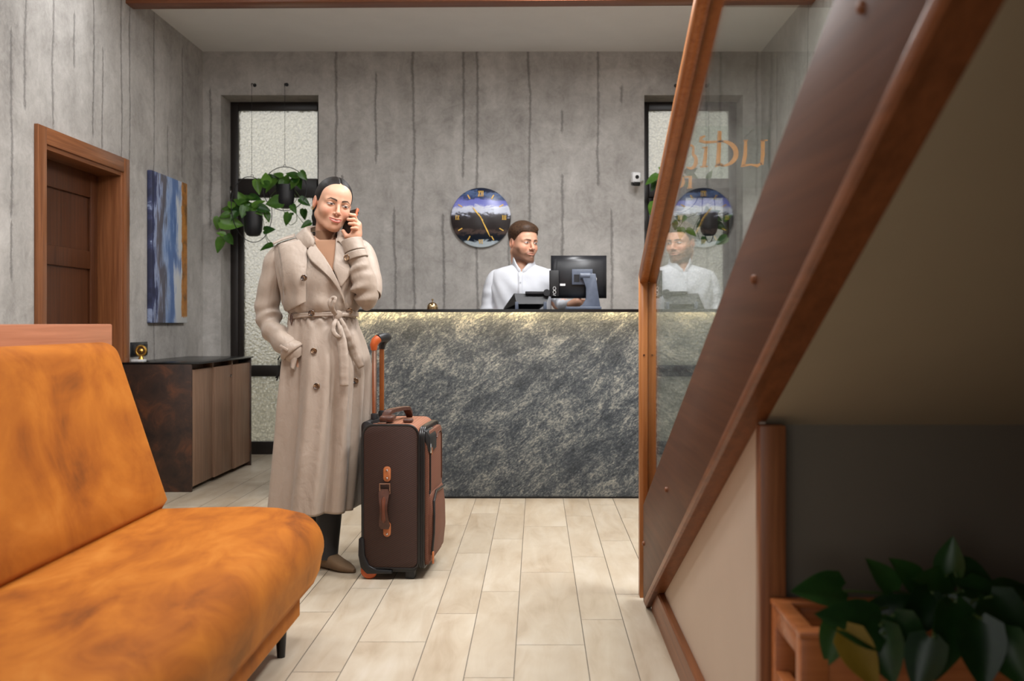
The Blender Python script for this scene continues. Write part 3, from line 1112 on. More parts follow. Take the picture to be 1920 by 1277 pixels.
def numeral(txt, x, z, hgt):
    mb = MB()
    wI, wX, wV = .012, .022, .022
    wid_ = {'I': wI, 'X': wX, 'V': wV}
    tot = sum(wid_[q] for q in txt)
    xx = x - tot / 2
    for q in txt:
        cxx = xx + wid_[q] / 2
        if q == 'I':
            bar(mb, cxx, z, hgt, .005, 0)
        elif q == 'X':
            ang = math.degrees(math.atan2(.015, hgt))
            bar(mb, cxx, z, hgt, .005, ang)
            bar(mb, cxx, z, hgt, .003, -ang)
        else:
            ang = math.degrees(math.atan2(.009, hgt))
            bar(mb, cxx - .0045, z, hgt, .005, -ang)
            bar(mb, cxx + .0045, z, hgt, .003, ang)
        for zz in ((hgt / 2, -hgt / 2) if q != 'V' else (hgt / 2,)):
            bar(mb, cxx, z + zz, .002, wid_[q] * .85, 0)
        xx += wid_[q]
    mb.build('numeral', M['gold'], t, False)


numeral('XII', 0, .186, .04)
numeral('III', .182, 0, .032)
numeral('VI', 0, -.188, .03)
numeral('IX', -.182, 0, .03)
for hh in (1, 2, 4, 5, 7, 8, 10, 11):
    a = math.radians(hh * 30)
    m_ = MB()
    bar(m_, .185 * math.sin(a), .185 * math.cos(a), .036, .0075, hh * 30)
    m_.build('hour_mark', M['gold'], t, False)


def hand(name, ang, L, w, yo):
    a = math.radians(ang)
    T = Matrix.Translation((cc.x, yf - yo, cc.z)) @ Matrix.Rotation(a, 4, 'Y')
    pr = [(-.002, -.03), (.002, -.03), (w, L * .35), (w * 1.3, L * .68), (.0012, L), (-.0012, L), (-w * 1.3, L * .68), (-w, L * .35)]
    MB().prism(pr, -.001, .001, 'Y', T).build(name, M['gold'], t, False)


hand('hour_hand', 322, .102, .004, .006)
hand('minute_hand', 154, .168, .0038, .009)
MB().lathe([(.001, -.006), (.006, -.005), (.006, .01)], (cc.x, yf - .007, cc.z), 16, 'Y').build('spindle_cap', M['gold'], t)

# ------------------------------------------------ security camera
pc = P(1192, 335, 7.38)
t = thing('security_camera', 'small white security camera on the plaster wall at the edge of the right window', 'camera', (pc.x, pc.y, pc.z))
Mc = Matrix.Translation(pc) @ Matrix.Rotation(math.radians(14), 4, 'Z') @ Matrix.Rotation(math.radians(10), 4, 'X')
MB().box((-.033, -.03, -.032), (.033, .03, .05), .012, 3, Mc).build('body', M['white_plastic'], t)
MB().box((-.03, -.032, -.055), (.03, .028, -.02), .01, 3, Mc).build('sensor_cover', M['black_gloss'], t)
MB().lathe([(.001, -.034), (.014, -.034), (.016, -.028), (.001, -.028)], (0, 0, .014), 18, 'Y', Mc).build('lens', M['black_gloss'], t)
ar = [pc + Vector((.01, .03, 0)), pc + Vector((.05, .05, -.005)), Vector((pc.x + .065, 7.5, pc.z))]
MB().tube(ar, .009, 10).build('arm', M['white_plastic'], t)

# ------------------------------------------------ mirrored gold letters on an added clear panel
t = thing('letter_panel', 'added clear panel with mirrored gold letters beyond the handrail', 'sign', tuple(P(1365, 300, 7.2)))
yp = 7.2
a, b2 = P(1262, 236, yp), P(1468, 352, yp)
MB().box((a.x, yp + .006, b2.z), (b2.x, yp + .012, a.z)).build('panel', M['glass'], t, False)
for pxm in (1412, 1455):
    q = P(pxm, 243, yp)
    MB().tube([(q.x, yp + .012, q.z), (q.x, 7.5, q.z)], .006, 10).build('stand_off', M['chrome'], t)


def stroke(mb, pts, ws, dth=.012):
    """flat letter stroke of changing width, (px, py) in the sign's own plane"""
    p = [P(x, y, yp) for x, y in pts]
    w = ws if isinstance(ws, (list, tuple)) else [ws] * len(p)
    rings = []
    for i, q in enumerate(p):
        tt = (p[min(i + 1, len(p) - 1)] - p[max(i - 1, 0)]).normalized()
        nn = Vector((-tt.z, 0, tt.x)) * (w[i] / 2 * yp / F)
        rings.append([q + nn + Vector((0, .006, 0)), q - nn + Vector((0, .006, 0)), q - nn - Vector((0, dth - .006, 0)), q + nn - Vector((0, dth - .006, 0))])
    mb.loft(rings)


def earc(cx_, cy_, rx, ry, a0, a1, n=14):
    return [(cx_ + rx * math.cos(math.radians(a0 + (a1 - a0) * k / n)), cy_ + ry * math.sin(math.radians(a0 + (a1 - a0) * k / n))) for k in range(n + 1)]


MG = plain('gold_letter', S(242, 160, 52), .4, 0)
# mirrored u
m_ = MB()
stroke(m_, [(1398, 263), (1397, 290), (1393, 311)], [5, 7, 7])
stroke(m_, [(1389, 312), (1398, 310), (1408, 309), (1420, 311), (1428, 306)], [3, 4, 3, 6, 4])
stroke(m_, [(1430, 263), (1430, 290), (1428, 309)], [7, 7, 6])
stroke(m_, [(1394, 264), (1402, 263)], 2.5)
stroke(m_, [(1426, 264), (1439, 263)], 2.5)
m_.build('letter', MG, t, False)
# mirrored d with its long flourish
m_ = MB()
stroke(m_, [(1349, 246), (1348, 275), (1346, 311)], [7, 7.5, 8])
stroke(m_, [(1341, 312), (1350, 308), (1356, 311)], [4, 4, 4])
stroke(m_, earc(1353, 288, 27, 23, -92, 92, 20), [3, 4, 5, 6, 7, 8, 8.5, 9, 9, 9, 9, 9, 9, 8.5, 8, 7, 6, 5, 4, 3, 3])
stroke(m_, [(1322, 255), (1314, 259), (1313, 264), (1322, 267), (1340, 266), (1356, 265)], [3, 6, 7, 5, 4, 3])
m_.build('letter', MG, t, False)
m_ = MB()
stroke(m_, [(1324, 276), (1322, 295), (1320, 312)], [5, 6.5, 7])
stroke(m_, [(1313, 313), (1327, 312)], 2.5)
stroke(m_, [(1317, 277), (1327, 276)], 2.5)
m_.build('letter', MG, t, False)
m_ = MB()
stroke(m_, [(1282, 281)] + earc(1292, 280, 9, 8, 180, 330, 8) + earc(1294, 302, 11, 14, -60, 130, 10), [3, 3, 3, 4, 4, 4, 4, 4, 4, 4, 5, 6, 6, 7, 7, 7, 6, 5, 4, 3, 2])
m_.build('letter', MG, t, False)
m_ = MB()
stroke(m_, [(1294, 332), (1294, 342), (1293, 352)], [6, 6, 6.5])
stroke(m_, [(1283, 332), (1297, 331)], 2.5)
stroke(m_, [(1288, 353), (1298, 352)], 2)
m_.build('letter', MG, t, False)
m_ = MB()
stroke(m_, earc(1272, 341, 9, 11, -80, 80, 10), [3, 4, 5, 6, 6, 6, 6, 5, 4, 3, 2])
m_.build('letter', MG, t, False)


# =================================================================== plants
def leaf_geo(L, w, curl=.18, n=7):
    """heart shaped leaf along +X, face +Z"""
    v, f = [], []
    for i in range(n + 1):
        u = i / n
        wd = w * (math.sin(PI * min(1, (u * .92 + .08)) ** .62) ** .9) if 0 < i < n else (w * .30 if i == 0 else 0.004 * L)
        for j in range(-2, 3):
            s = j / 2
            x = L * u - (L * .10 * abs(s) ** 1.5 if i <= 1 else 0)
            y = wd * .5 * s
            z = -curl * L * u * u + abs(s) * wd * .16
            v.append(Vector((x, y, z)))
    for i in range(n):
        for j in range(4):
            a = i * 5 + j
            f.append((a, a + 1, a + 6, a + 5))
    return v, f


def add_leaf(mb, c, tip, face, L, w, curl=.18):
    tip = tip.normalized()
    z = (face - tip * face.dot(tip)).normalized()
    y = z.cross(tip)
    R = Matrix((tip, y, z)).transposed().to_4x4()
    T = Matrix.Translation(c - tip * L * .5) @ R
    v, f = leaf_geo(L, w, curl)
    # thickness: a second skin just below
    nv = len(v)
    v2 = [q - Vector((0, 0, .0006)) for q in v]
    mb.add(v + v2, f + [tuple(i + nv for i in q[::-1]) for q in f], T)


rl = random.Random(11)


def leaves_px(mb, items, d, spread=.05, seed=1):
    """items: (px, py, length px, tip angle in the picture, extra depth)"""
    r = random.Random(seed)
    for it in items:
        px, py, L, ang = it[:4]
        dd = d + (it[4] if len(it) > 4 else r.uniform(-spread, spread))
        c = P(px, py, dd)
        a = math.radians(ang)
        tip = Vector((math.cos(a), r.uniform(-.45, .35), -math.sin(a)))
        face = Vector((r.uniform(-.5, .5), -1, r.uniform(.1, .9)))
        LL = L * dd / F
        add_leaf(mb, c, tip, face, LL, LL * r.uniform(.62, .8), r.uniform(.05, .25))


def vine(mb, pts, d, r=.0022):
    p = [P(q[0], q[1], d + (q[2] if len(q) > 2 else 0)) for q in pts]
    out = []
    for i in range(len(p) - 1):
        p0, p1, p2, p3 = p[max(i - 1, 0)], p[i], p[i + 1], p[min(i + 2, len(p) - 1)]
        for k in range(5):
            s = k / 5
            out.append(.5 * ((2 * p1) + (p2 - p0) * s + (2 * p0 - 5 * p1 + 4 * p2 - p3) * s * s + (3 * p1 - p0 - 3 * p2 + p3) * s ** 3))
    out.append(p[-1])
    mb.tube(out, r, 6)


def hanging_planter(label, hx, pot, hoop, leaves, vines, hook_y=160, d=7.42, seed=1):
    """pot: (px, y top, y bottom, width px); hoop: (px, py, rx, rz)"""
    hk = P(hx, hook_y, d)
    t = thing('hanging_planter', label, 'hanging planter', tuple(hk), 'pothos planters hung in front of the windows')
    m_ = MB()
    m_.lathe([(.001, -.004), (.014, -.004), (.014, 0), (.001, 0)], (hk.x, 7.5, hk.z + .02), 14, 'Y')
    m_.tube([(hk.x, 7.5, hk.z + .02), (hk.x, d, hk.z + .015), (hk.x, d - .008, hk.z + .003), (hk.x, d, hk.z - .006)], .0032, 8)
    m_.build('hook', M['black'], t)
    hc = P(hoop[0], hoop[1], d)
    rx, rz = hoop[2] * d / F, hoop[3] * d / F
    R = max(rx, rz)
    ct = rx / R
    u = Vector((ct, math.sqrt(max(0, 1 - ct * ct)), 0))
    n = 90
    ch, zz0, zz1 = [], hk.z - .004, hc.z + rz + .012
    for k in range(n + 1):
        ch.append((.0022 if k % 2 else .0009, zz0 + (zz1 - zz0) * k / n))
    MB().lathe(ch, (hk.x, d, 0), 6).build('chain', M['black'], t)
    m_ = MB()
    m_.torus(hc, rz, .0032, u, (0, 0, 1), 64, 7)
    m_.build('hoop', M['black'], t)
    MB().torus((hc.x, d, hc.z + rz + .008), .009, .0018, (1, 0, 0), (0, 0, 1), 18, 6).build('ring', M['black'], t)
    pc = P(pot[0], pot[1], d)
    hp = (pot[2] - pot[1]) * d / F
    rp = pot[3] * d / F / 2
    prof = [(.001, -hp), (rp * .45, -hp), (rp * .7, -hp * .95), (rp * .9, -hp * .8), (rp * .98, -hp * .55), (rp, 0), (rp * .94, 0), (rp * .92, -hp * .12), (.001, -hp * .12)]
    MB().lathe(prof, (pc.x, d, pc.z), 32).build('pot', M['black'], t)
    MB().lathe([(.001, -hp * .10), (rp * .91, -hp * .12)], (pc.x, d, pc.z), 20).build('soil', M['soil'], t)
    m_ = MB()
    for vv in vines:
        vine(m_, vv, d)
    m_.build('vines', M['stem'], t)
    m_ = MB()
    leaves_px(m_, leaves, d - .03, .06, seed)
    m_.build('foliage', M['leaf'], t, True, None, 80)
    return t


hanging_planter('black hanging pot of trailing pothos nearest the side wall, left window', 472, (475, 398, 443, 35), (473, 393, 21, 61),
                [(412, 461, 30, 112), (431, 450, 22, 62), (408, 419, 24, 98), (435, 418, 42, 8), (414, 438, 16, 200), (432, 382, 20, 230), (443, 401, 24, 150), (454, 388, 28, 200),
                 (466, 385, 28, 250), (463, 374, 32, -20), (478, 372, 28, 10), (474, 405, 24, 60), (496, 392, 24, 15), (502, 407, 20, 65), (505, 431, 24, -5), (499, 463, 26, 165),
                 (426, 392, 22, 190), (448, 378, 26, 215), (456, 398, 24, 100), (486, 382, 26, -30), (444, 391, 24, 170), (438, 406, 22, 120), (471, 394, 24, 80), (484, 396, 22, 40), (420, 404, 20, 160), (452, 369, 22, 240)],
                [[(468, 402), (450, 392), (432, 402), (418, 424), (412, 448)], [(470, 402), (446, 404), (436, 418), (430, 442)], [(484, 401), (493, 410), (497, 440), (504, 460)], [(486, 402), (497, 398), (504, 412), (498, 418)],
                 [(495, 425), (502, 448), (510, 455)]], 160, 7.42, 3)
hanging_planter('black hanging pot of pothos in a round hoop beside the woman, left window', 534, (535, 347, 391, 34), (534, 354, 41, 41),
                [(520, 327, 20, 210), (546, 328, 22, 200), (484, 351, 30, 78), (499, 334, 26, 260), (508, 349, 34, 130), (520, 342, 30, 170), (550, 346, 32, 140), (561, 343, 26, 80), (569, 330, 20, 50),
                 (514, 380, 34, 170), (572, 379, 24, 30), (551, 392, 20, 60), (570, 403, 22, 95), (538, 412, 26, 110), (545, 401, 10, 190), (573, 422, 22, 150), (536, 336, 26, 270), (530, 350, 26, 100),
                 (495, 345, 22, 200), (540, 340, 24, 340), (556, 333, 20, 300), (512, 334, 24, 230)],
                [[(542, 352), (556, 372), (548, 385), (552, 396), (562, 410), (572, 422)], [(530, 352), (528, 380), (532, 396), (538, 408)], [(556, 400), (556, 414), (546, 422), (539, 418)],
                 [(525, 352), (512, 350), (498, 345)], [(550, 352), (566, 374), (576, 382)], [(566, 392), (576, 396), (572, 410)], [(522, 352), (505, 372), (514, 382)]], 160, 7.44, 5)
hanging_planter('black hanging pot of pothos beside the security camera, partly behind the handrail', 1269, (1269, 352, 396, 34), (1269, 358, 41, 41),
                [(1221, 338, 30, 150), (1226, 349, 22, 120), (1241, 318, 18, 220), (1222, 392, 26, 110), (1232, 376, 20, 130), (1244, 334, 24, 190), (1252, 345, 28, 150), (1262, 335, 26, 250), (1276, 338, 26, 300), (1286, 346, 24, 20), (1297, 320, 26, 330), (1300, 331, 20, 20), (1258, 330, 24, 220), (1236, 330, 20, 180)],
                [[(1266, 354), (1248, 338), (1232, 340), (1222, 342)], [(1262, 354), (1240, 358), (1228, 376), (1222, 392)], [(1275, 354), (1288, 340), (1298, 326)]], 162, 7.44, 8)
hanging_planter('black hanging pot of trailing pothos seen only through the stair glass', 1329, (1329, 398, 442, 34), (1329, 395, 22, 60),
                [(1331, 327, 18, 290), (1272, 411, 14, 60), (1282, 411, 14, 120), (1266, 424, 20, 70), (1276, 438, 24, 95), (1297, 436, 22, 30), (1331, 418, 30, 350), (1352, 425, 22, 30), (1366, 407, 20, 320), (1352, 452, 26, 150), (1320, 402, 24, 200), (1340, 400, 24, 330), (1312, 420, 20, 140), (1318, 452, 16, 100), (1344, 410, 24, 20), (1326, 396, 22, 260)],
                [[(1320, 402), (1300, 404), (1284, 412), (1272, 428)], [(1318, 402), (1306, 416), (1300, 432)], [(1338, 402), (1356, 412), (1364, 432), (1352, 450)], [(1312, 402), (1306, 425), (1312, 448), (1322, 452)]], 160, 7.40, 9)

# plant in the stair niche
pl = thing('potted_plant', 'broad leaved green plant growing in the wooden planter stand', 'plant', (.75, 1.79, .32))
MB().lathe([(.001, 0), (.075, 0), (.088, .16), (.08, .16), (.078, .145), (.001, .145)], (.75, 1.782, .3005), 28).build('pot', M['black'], pl)
m_ = MB()
items = [(1532, 1106, 104, 182, .02), (1590, 1166, 128, 200, -.1), (1562, 1206, 96, 105, -.05), (1650, 1076, 74, 235, .03), (1700, 1074, 76, 232, .03), (1752, 1094, 100, 200, .02), (1782, 1042, 72, 275, .03),
         (1832, 1084, 86, 15, .02), (1856, 1132, 112, 25, 0), (1778, 1206, 150, 100, -.1), (1680, 1136, 84, 330, 0), (1892, 1172, 120, 60, -.05), (1720, 1160, 110, 120, -.04), (1660, 1230, 110, 80, -.1),
         (1840, 1230, 130, 90, -.12), (1740, 1130, 90, 300, .02), (1810, 1150, 100, 340, -.02), (1900, 1110, 90, 350, .02), (1700, 1200, 100, 60, -.08), (1900, 1240, 110, 70, -.1), (1730, 1250, 110, 110, -.13)]
leaves_px(m_, items, 1.72, .03, 4)
m_.build('foliage', M['leaf_dark'], pl, True, None, 80)
m_ = MB()
add_leaf(m_, P(1618, 1240, 1.6), Vector((.55, -.1, -1)), Vector((-.2, -1, .3)), .115, .06, .1)
o = m_.build('yellow_leaf', M['leaf_yellow'], pl, True, None, 80)
o['label'] = 'yellowing leaf'
m_ = MB()
for (px, py, L, ang, dz) in items:
    c = P(px, py, 1.72 + dz)
    a = math.radians(ang)
    base = c - Vector((math.cos(a), 0, -math.sin(a))) * L * .5 * 1.72 / F
    r0 = Vector((.75 + rl.uniform(-.05, .05), 1.782 + rl.uniform(-.05, .05), .45))
    midp = (base + r0) / 2 + Vector((0, 0, .05))
    m_.tube([r0, midp, base], .0025, 6)
m_.build('stems', M['stem'], pl)
MB().lathe([(.001, .148), (.077, .146)], (.75, 1.782, .3005), 20).build('soil', M['soil'], pl)
# =================================================================== suitcase
SU = Vector((.998, -.064, 0)).normalized()      # towards the pockets
SV = Vector((.064, .998, 0)).normalized()       # away from the viewer
S0 = Vector((-.722, 3.972, 0))
SM = Matrix(((SU.x, SV.x, 0, S0.x), (SU.y, SV.y, 0, S0.y), (0, 0, 1, 0), (0, 0, 0, 1)))
t = thing('suitcase', 'brown nylon wheeled suitcase with raised handle beside the woman', 'suitcase', (-.59, 4.15, 0))
WD, ZB, ZT = .365, .045, .645


def rrect(u0, u1, z0, z1, r, n=6, rb=None):
    rb = r if rb is None else rb
    o = []
    for (cu, cz, a0, q) in ((u1 - r, z1 - r, 0, r), (u0 + r, z1 - r, 90, r), (u0 + rb, z0 + rb, 180, rb), (u1 - rb, z0 + rb, 270, rb)):
        for k in range(n + 1):
            a = math.radians(a0 + 90 * k / n)
            o.append((cu + q * math.cos(a), cz + q * math.sin(a)))
    return o


def slab(name, poly, v0, v1, m, parent, bev=.0):
    return MB().prism(poly, v0, v1, 'Y', SM, bev).build(name, m, parent, True, None, 40)


body_o = rrect(0, .235, ZB, ZT - .005, .045, 7, .03)
slab('body', body_o, .004, WD - .004, M['case_top'], t)
slab('side_panel', rrect(.006, .229, ZB + .006, ZT - .011, .042, 7, .028), -.004, .006, M['case'], t, .002)
slab('side_panel', rrect(.006, .229, ZB + .006, ZT - .011, .042, 7, .028), WD - .006, WD + .004, M['case'], t, .002)
for vv in (0.0, WD):
    pts = [Vector((u, vv, z)) for u, z in rrect(.002, .233, ZB + .002, ZT - .007, .044, 7, .03)]
    pts.append(pts[0])
    MB().tube([SM @ p for p in pts], .0048, 8, False).build('piping', M['piping'], t)
# gusset with zips, then pockets
MB().prism(rrect(.008, WD - .008, ZB + .002, ZT - .022, .05, 6, .02), .230, .254, 'X', SM, .004).build('gusset', M['black'], t, True, None, 40)
for uu in (.238, .246, .254):
    pts = [Vector((uu, vz[0], vz[1])) for vz in rrect(.004, WD - .004, ZB + .004, ZT - .02, .05, 6, .02)]
    pts.append(pts[0])
    MB().tube([SM @ p for p in pts], .0052, 8, False).build('zip', M['piping'], t)
MB().prism(rrect(.012, WD - .012, ZB + .012, ZT - .035, .05, 6, .02), .252, .274, 'X', SM, .006).build('front_pocket', M['case_front'], t, True, None, 40)
slab('lower_pocket', [(.262, ZB + .012), (.282, ZB + .03), (.292, ZB + .12), (.290, ZB + .22), (.280, ZB + .30), (.262, ZB + .31)], .022, WD - .022, M['case_front'], t, .008)
slab('leather_corner', [(.250, ZT - .028), (.268, ZT - .034), (.280, ZT - .06), (.280, ZT - .12), (.272, ZT - .12), (.252, ZT - .06)], .012, .17, M['black'], t, .003)
pts = [(.276, .05, .58), (.277, .03, .56), (.277, .03, .36)]
MB().tube([SM @ Vector(p) for p in pts], .0045, 8).build('zip', M['piping'], t)
pts = [(.286, .020, .10), (.294, .020, .19), (.294, .026, .26), (.289, .05, .315), (.284, .14, .345), (.284, .31, .335)]
MB().tube([SM @ Vector(p) for p in pts], .0055, 8).build('zip', M['piping'], t)
pts = [(.276, .20, .565), (.276, .24, .585), (.276, .30, .585), (.276, .325, .57), (.276, .33, .37)]
MB().tube([SM @ Vector(p) for p in pts], .0026, 8).build('zip', M['leather'], t)
MB().box((.277, .022, .52), (.284, .034, .56), .002, 2, SM).build('zip_pull', M['chrome'], t)
MB().box((.276, .055, .51), (.281, .068, .54), .002, 2, SM).build('zip_pull', M['copper'], t)
MB().box((.288, .010, .065), (.296, .020, .115), .002, 2, SM).build('zip_pull', M['copper'], t)
MB().box((.272, .02, .35), (.28, .03, .365), .002, 2, SM).build('zip_stop', M['black'], t)
# side handle with copper tabs
us = .104


def tab(z0, z1):
    return MB().prism(rrect(us - .0155, us + .0155, z0, z1, .0145, 6), -.009, -.003, 'Y', SM, .0015).build('handle_tab', M['copper'], t)


for z0, z1, r1, r2 in ((.405, .468, .452, .42), (.178, .24, .228, .19)):
    tb = tab(z0, z1)
    for rz in (r1, r2):
        MB().lathe([(.001, -.0025), (.004, -.002), (.0045, 0), (.001, 0)], SM @ Vector((us, -.009, rz)), 12, 'Y').build('rivet', M['chrome'], tb)
pts = [(us - .028, -.014, .358), (us - .028, -.016, .398), (us + .014, -.016, .398), (us + .014, -.014, .358), (us - .028, -.014, .358)]
MB().tube([SM @ Vector(p) for p in pts], .0042, 8).build('buckle', M['copper_metal'], t)
rings = []
for k in range(13):
    a = k / 12
    z = .376 - a * .165
    vv = -.012 - .02 * math.sin(PI * a)
    w = .019 - .004 * math.cos(2 * PI * a) * -1 if 0 < k < 12 else .016
    uc = us - .010 + .002 * a
    rings.append([SM @ Vector((uc + w * c, vv + .0035 * s, z)) for c, s in ((1, 1), (1, -1), (-1, -1), (-1, 1))])
h = MB().loft(rings).build('side_handle', M['leather'], t, True, None, 50)
rings = []
for k in range(11):
    a = k / 10
    z = .345 - a * .105
    vv = -.0165 - .0195 * math.sin(PI * (.19 + a * .62))
    w = (.011 - .0045 * math.sin(PI * a)) if 0 < k < 10 else .003
    rings.append([SM @ Vector((us - .0095 + w * c, vv + .005 * s, z)) for c, s in ((1, .2), (.5, -1), (-.5, -1), (-1, .2))])
MB().loft(rings).build('grip_pad', plain('reddish_leather', S(104, 56, 38), .4), h)
# top handle
pts = [(.075, .07, .643), (.08, .075, .668), (.088, .085, .683), (.10, .11, .688), (.118, .20, .688), (.13, .27, .684), (.135, .3, .66), (.135, .31, .643)]
rings = []
for i, p in enumerate(pts):
    w = .016 if 0 < i < 7 else .012
    rings.append([SM @ Vector((p[0] + w * c, p[1], p[2] + .009 * s)) for c, s in ((1, .8), (.6, 1), (-.6, 1), (-1, .8), (-1, -.8), (1, -.8))])
MB().loft(rings).build('top_handle', M['leather'], t)
MB().box((.058, .012, .640), (.094, .05, .647), .004, 2, SM).build('handle_tab', M['copper_metal'], t)
MB().box((.06, .035, .645), (.12, .10, .672), .01, 3, SM).build('handle_sleeve', M['leather'], t)
MB().box((.155, .06, .640), (.195, .10, .658), .008, 3, SM).build('top_tag', M['leather'], t)
# back frame, corner guards, wheels and feet
slab('back_frame', rrect(-.014, .03, ZB, ZT + .004, .02, 5), .03, WD - .03, M['black'], t, .004)
slab('top_guard', [(-.004, ZT - .03), (.01, ZT - .002), (.05, ZT + .012), (.075, ZT + .008), (.075, ZT - .008), (.02, ZT - .03)], .05, WD - .05, M['black'], t, .004)
for va, vb in ((-.012, .05), (WD - .05, WD + .012)):
    slab('corner_guard', [(-.014, .17), (.008, .17), (.012, .10), (.03, .058), (.06, .043), (.125, .040), (.125, .026), (.02, .024), (-.006, .05), (-.016, .10)], va, vb, M['black'], t, .004)
    wv = (va + vb) / 2
    MB().lathe([(.001, -.016), (.030, -.016), (.035, -.010), (.035, .010), (.030, .016), (.001, .016)], SM @ Vector((.026, wv - .006, .0355)), 28, 'Y').build('wheel', M['orange'], t)
slab('foot_bar', [(.0, .046), (.225, .046), (.215, .03), (.01, .03)], .004, WD - .004, M['black'], t, .003)
for vv in (.012, WD - .05):
    MB().box((.175, vv, .0), (.215, vv + .04, .045), .006, 2, SM).build('foot', M['black'], t)
# telescopic handle
for vv, mm in ((.125, M['copper_metal']), (.265, M['pole_orange'])):
    MB().box((.010, vv - .008, ZT - .05), (.030, vv + .008, .955), .004, 3, SM).build('pole', mm, t)
    MB().box((.006, vv - .014, ZT - .02), (.036, vv + .014, ZT + .03), .006, 2, SM).build('pole_socket', M['black'], t)
pts = [(.020, .117, .955), (.022, .112, .975), (.034, .125, .992), (.05, .155, .998), (.056, .195, .999), (.052, .235, .998), (.038, .265, .988), (.022, .272, .965)]
MB().tube([SM @ Vector(p) for p in pts[2:6]], [.0185, .0195, .0195, .0185], 14).build('grip', M['black'], t)
MB().tube([SM @ Vector(p) for p in ((.020, .119, .945), (.019, .116, .965), (.026, .118, .982), (.036, .128, .993))], [.013, .0165, .019, .0187], 14).build('grip_end', M['orange'], t)
MB().tube([SM @ Vector(p) for p in ((.020, .265, .945), (.022, .266, .968), (.036, .256, .988), (.052, .235, .998))], [.013, .0165, .019, .0187], 14).build('grip_end', M['black'], t)
# =================================================================== people: distance-field modelling
def grid(lo, hi, h):
    ax = [np.arange(lo[i], hi[i] + h, h) for i in range(3)]
    X, Y, Z = np.meshgrid(*ax, indexing='ij')
    return X.astype(np.float32), Y.astype(np.float32), Z.astype(np.float32)


class G:
    def __init__(s, lo, hi, h):
        s.lo, s.h = np.array(lo, float), h
        s.X, s.Y, s.Z = grid(lo, hi, h)
        s.d = np.full(s.X.shape, 1.0, np.float32)

    def ell(s, c, r):
        x, y, z = (s.X - c[0]), (s.Y - c[1]), (s.Z - c[2])
        k0 = np.sqrt((x / r[0]) ** 2 + (y / r[1]) ** 2 + (z / r[2]) ** 2)
        k1 = np.sqrt((x / r[0] ** 2) ** 2 + (y / r[1] ** 2) ** 2 + (z / r[2] ** 2) ** 2) + 1e-9
        return k0 * (k0 - 1) / k1

    def cone(s, a, b, r1, r2):
        a, b = np.array(a, float), np.array(b, float)
        ab = b - a
        L = float(ab @ ab) + 1e-12
        x, y, z = s.X - a[0], s.Y - a[1], s.Z - a[2]
        t = np.clip((x * ab[0] + y * ab[1] + z * ab[2]) / L, 0, 1)
        return np.sqrt((x - t * ab[0]) ** 2 + (y - t * ab[1]) ** 2 + (z - t * ab[2]) ** 2) - (r1 + (r2 - r1) * t)

    def add(s, d, k=.0):
        if k <= 0:
            s.d = np.minimum(s.d, d)
        else:
            hh = np.clip(.5 + .5 * (s.d - d) / k, 0, 1)
            s.d = s.d + (d - s.d) * hh - k * hh * (1 - hh)
        return s

    def cut(s, d, k=.0):
        e = -d
        if k <= 0:
            s.d = np.maximum(s.d, e)
        else:
            hh = np.clip(.5 - .5 * (s.d - e) / k, 0, 1)
            s.d = s.d + (e - s.d) * hh + k * hh * (1 - hh)
        return s

    def mesh(s):
        f, h, lo = s.d, s.h, s.lo
        f = np.where(np.abs(f) < 1e-9, 1e-9, f)
        n = np.array(f.shape)
        cs = tuple(n - 1)
        acc = np.zeros(cs + (3,), np.float32)
        cnt = np.zeros(cs, np.float32)
        for ax in range(3):
            o1, o2 = [k for k in range(3) if k != ax]
            for a in (0, 1):
                for b in (0, 1):
                    sl0 = [None] * 3
                    sl1 = [None] * 3
                    sl0[ax] = slice(0, n[ax] - 1)
                    sl1[ax] = slice(1, n[ax])
                    for o, q in ((o1, a), (o2, b)):
                        sl0[o] = sl1[o] = slice(q, n[o] - 1 + q)
                    f0, f1 = f[tuple(sl0)], f[tuple(sl1)]
                    cr = (f0 < 0) != (f1 < 0)
                    idx = np.nonzero(cr)
                    tt = f0[idx] / (f0[idx] - f1[idx])
                    acc[idx + (np.full(len(idx[0]), ax),)] += tt
                    acc[idx + (np.full(len(idx[0]), o1),)] += a
                    acc[idx + (np.full(len(idx[0]), o2),)] += b
                    cnt[idx] += 1
        cells = np.nonzero(cnt > 0)
        ids = -np.ones(cs, np.int64)
        ids[cells] = np.arange(len(cells[0]))
        v = np.stack([cells[k] + acc[cells][:, k] / cnt[cells] for k in range(3)], 1) * h + lo
        faces = []
        for ax in range(3):
            o1, o2 = (ax + 1) % 3, (ax + 2) % 3
            sl0 = [slice(1, n[k] - 1) for k in range(3)]
            sl1 = list(sl0)
            sl0[ax] = slice(0, n[ax] - 1)
            sl1[ax] = slice(1, n[ax])
            f0, f1 = f[tuple(sl0)], f[tuple(sl1)]
            cr = np.nonzero((f0 < 0) != (f1 < 0))
            base = [cr[0].copy(), cr[1].copy(), cr[2].copy()]
            for k in range(3):
                if k != ax:
                    base[k] = base[k] + 1
            quads = []
            for (p, q) in ((0, 0), (1, 0), (1, 1), (0, 1)):
                c_ = [base[0].copy(), base[1].copy(), base[2].copy()]
                c_[o1] = c_[o1] - 1 + p
                c_[o2] = c_[o2] - 1 + q
                quads.append(ids[tuple(c_)])
            qd = np.stack(quads, 1)
            flip = f0[cr] > 0
            qd[flip] = qd[flip][:, ::-1]
            faces.append(qd)
        fc = np.concatenate(faces)
        fc = fc[(fc >= 0).all(1)]
        return v, fc


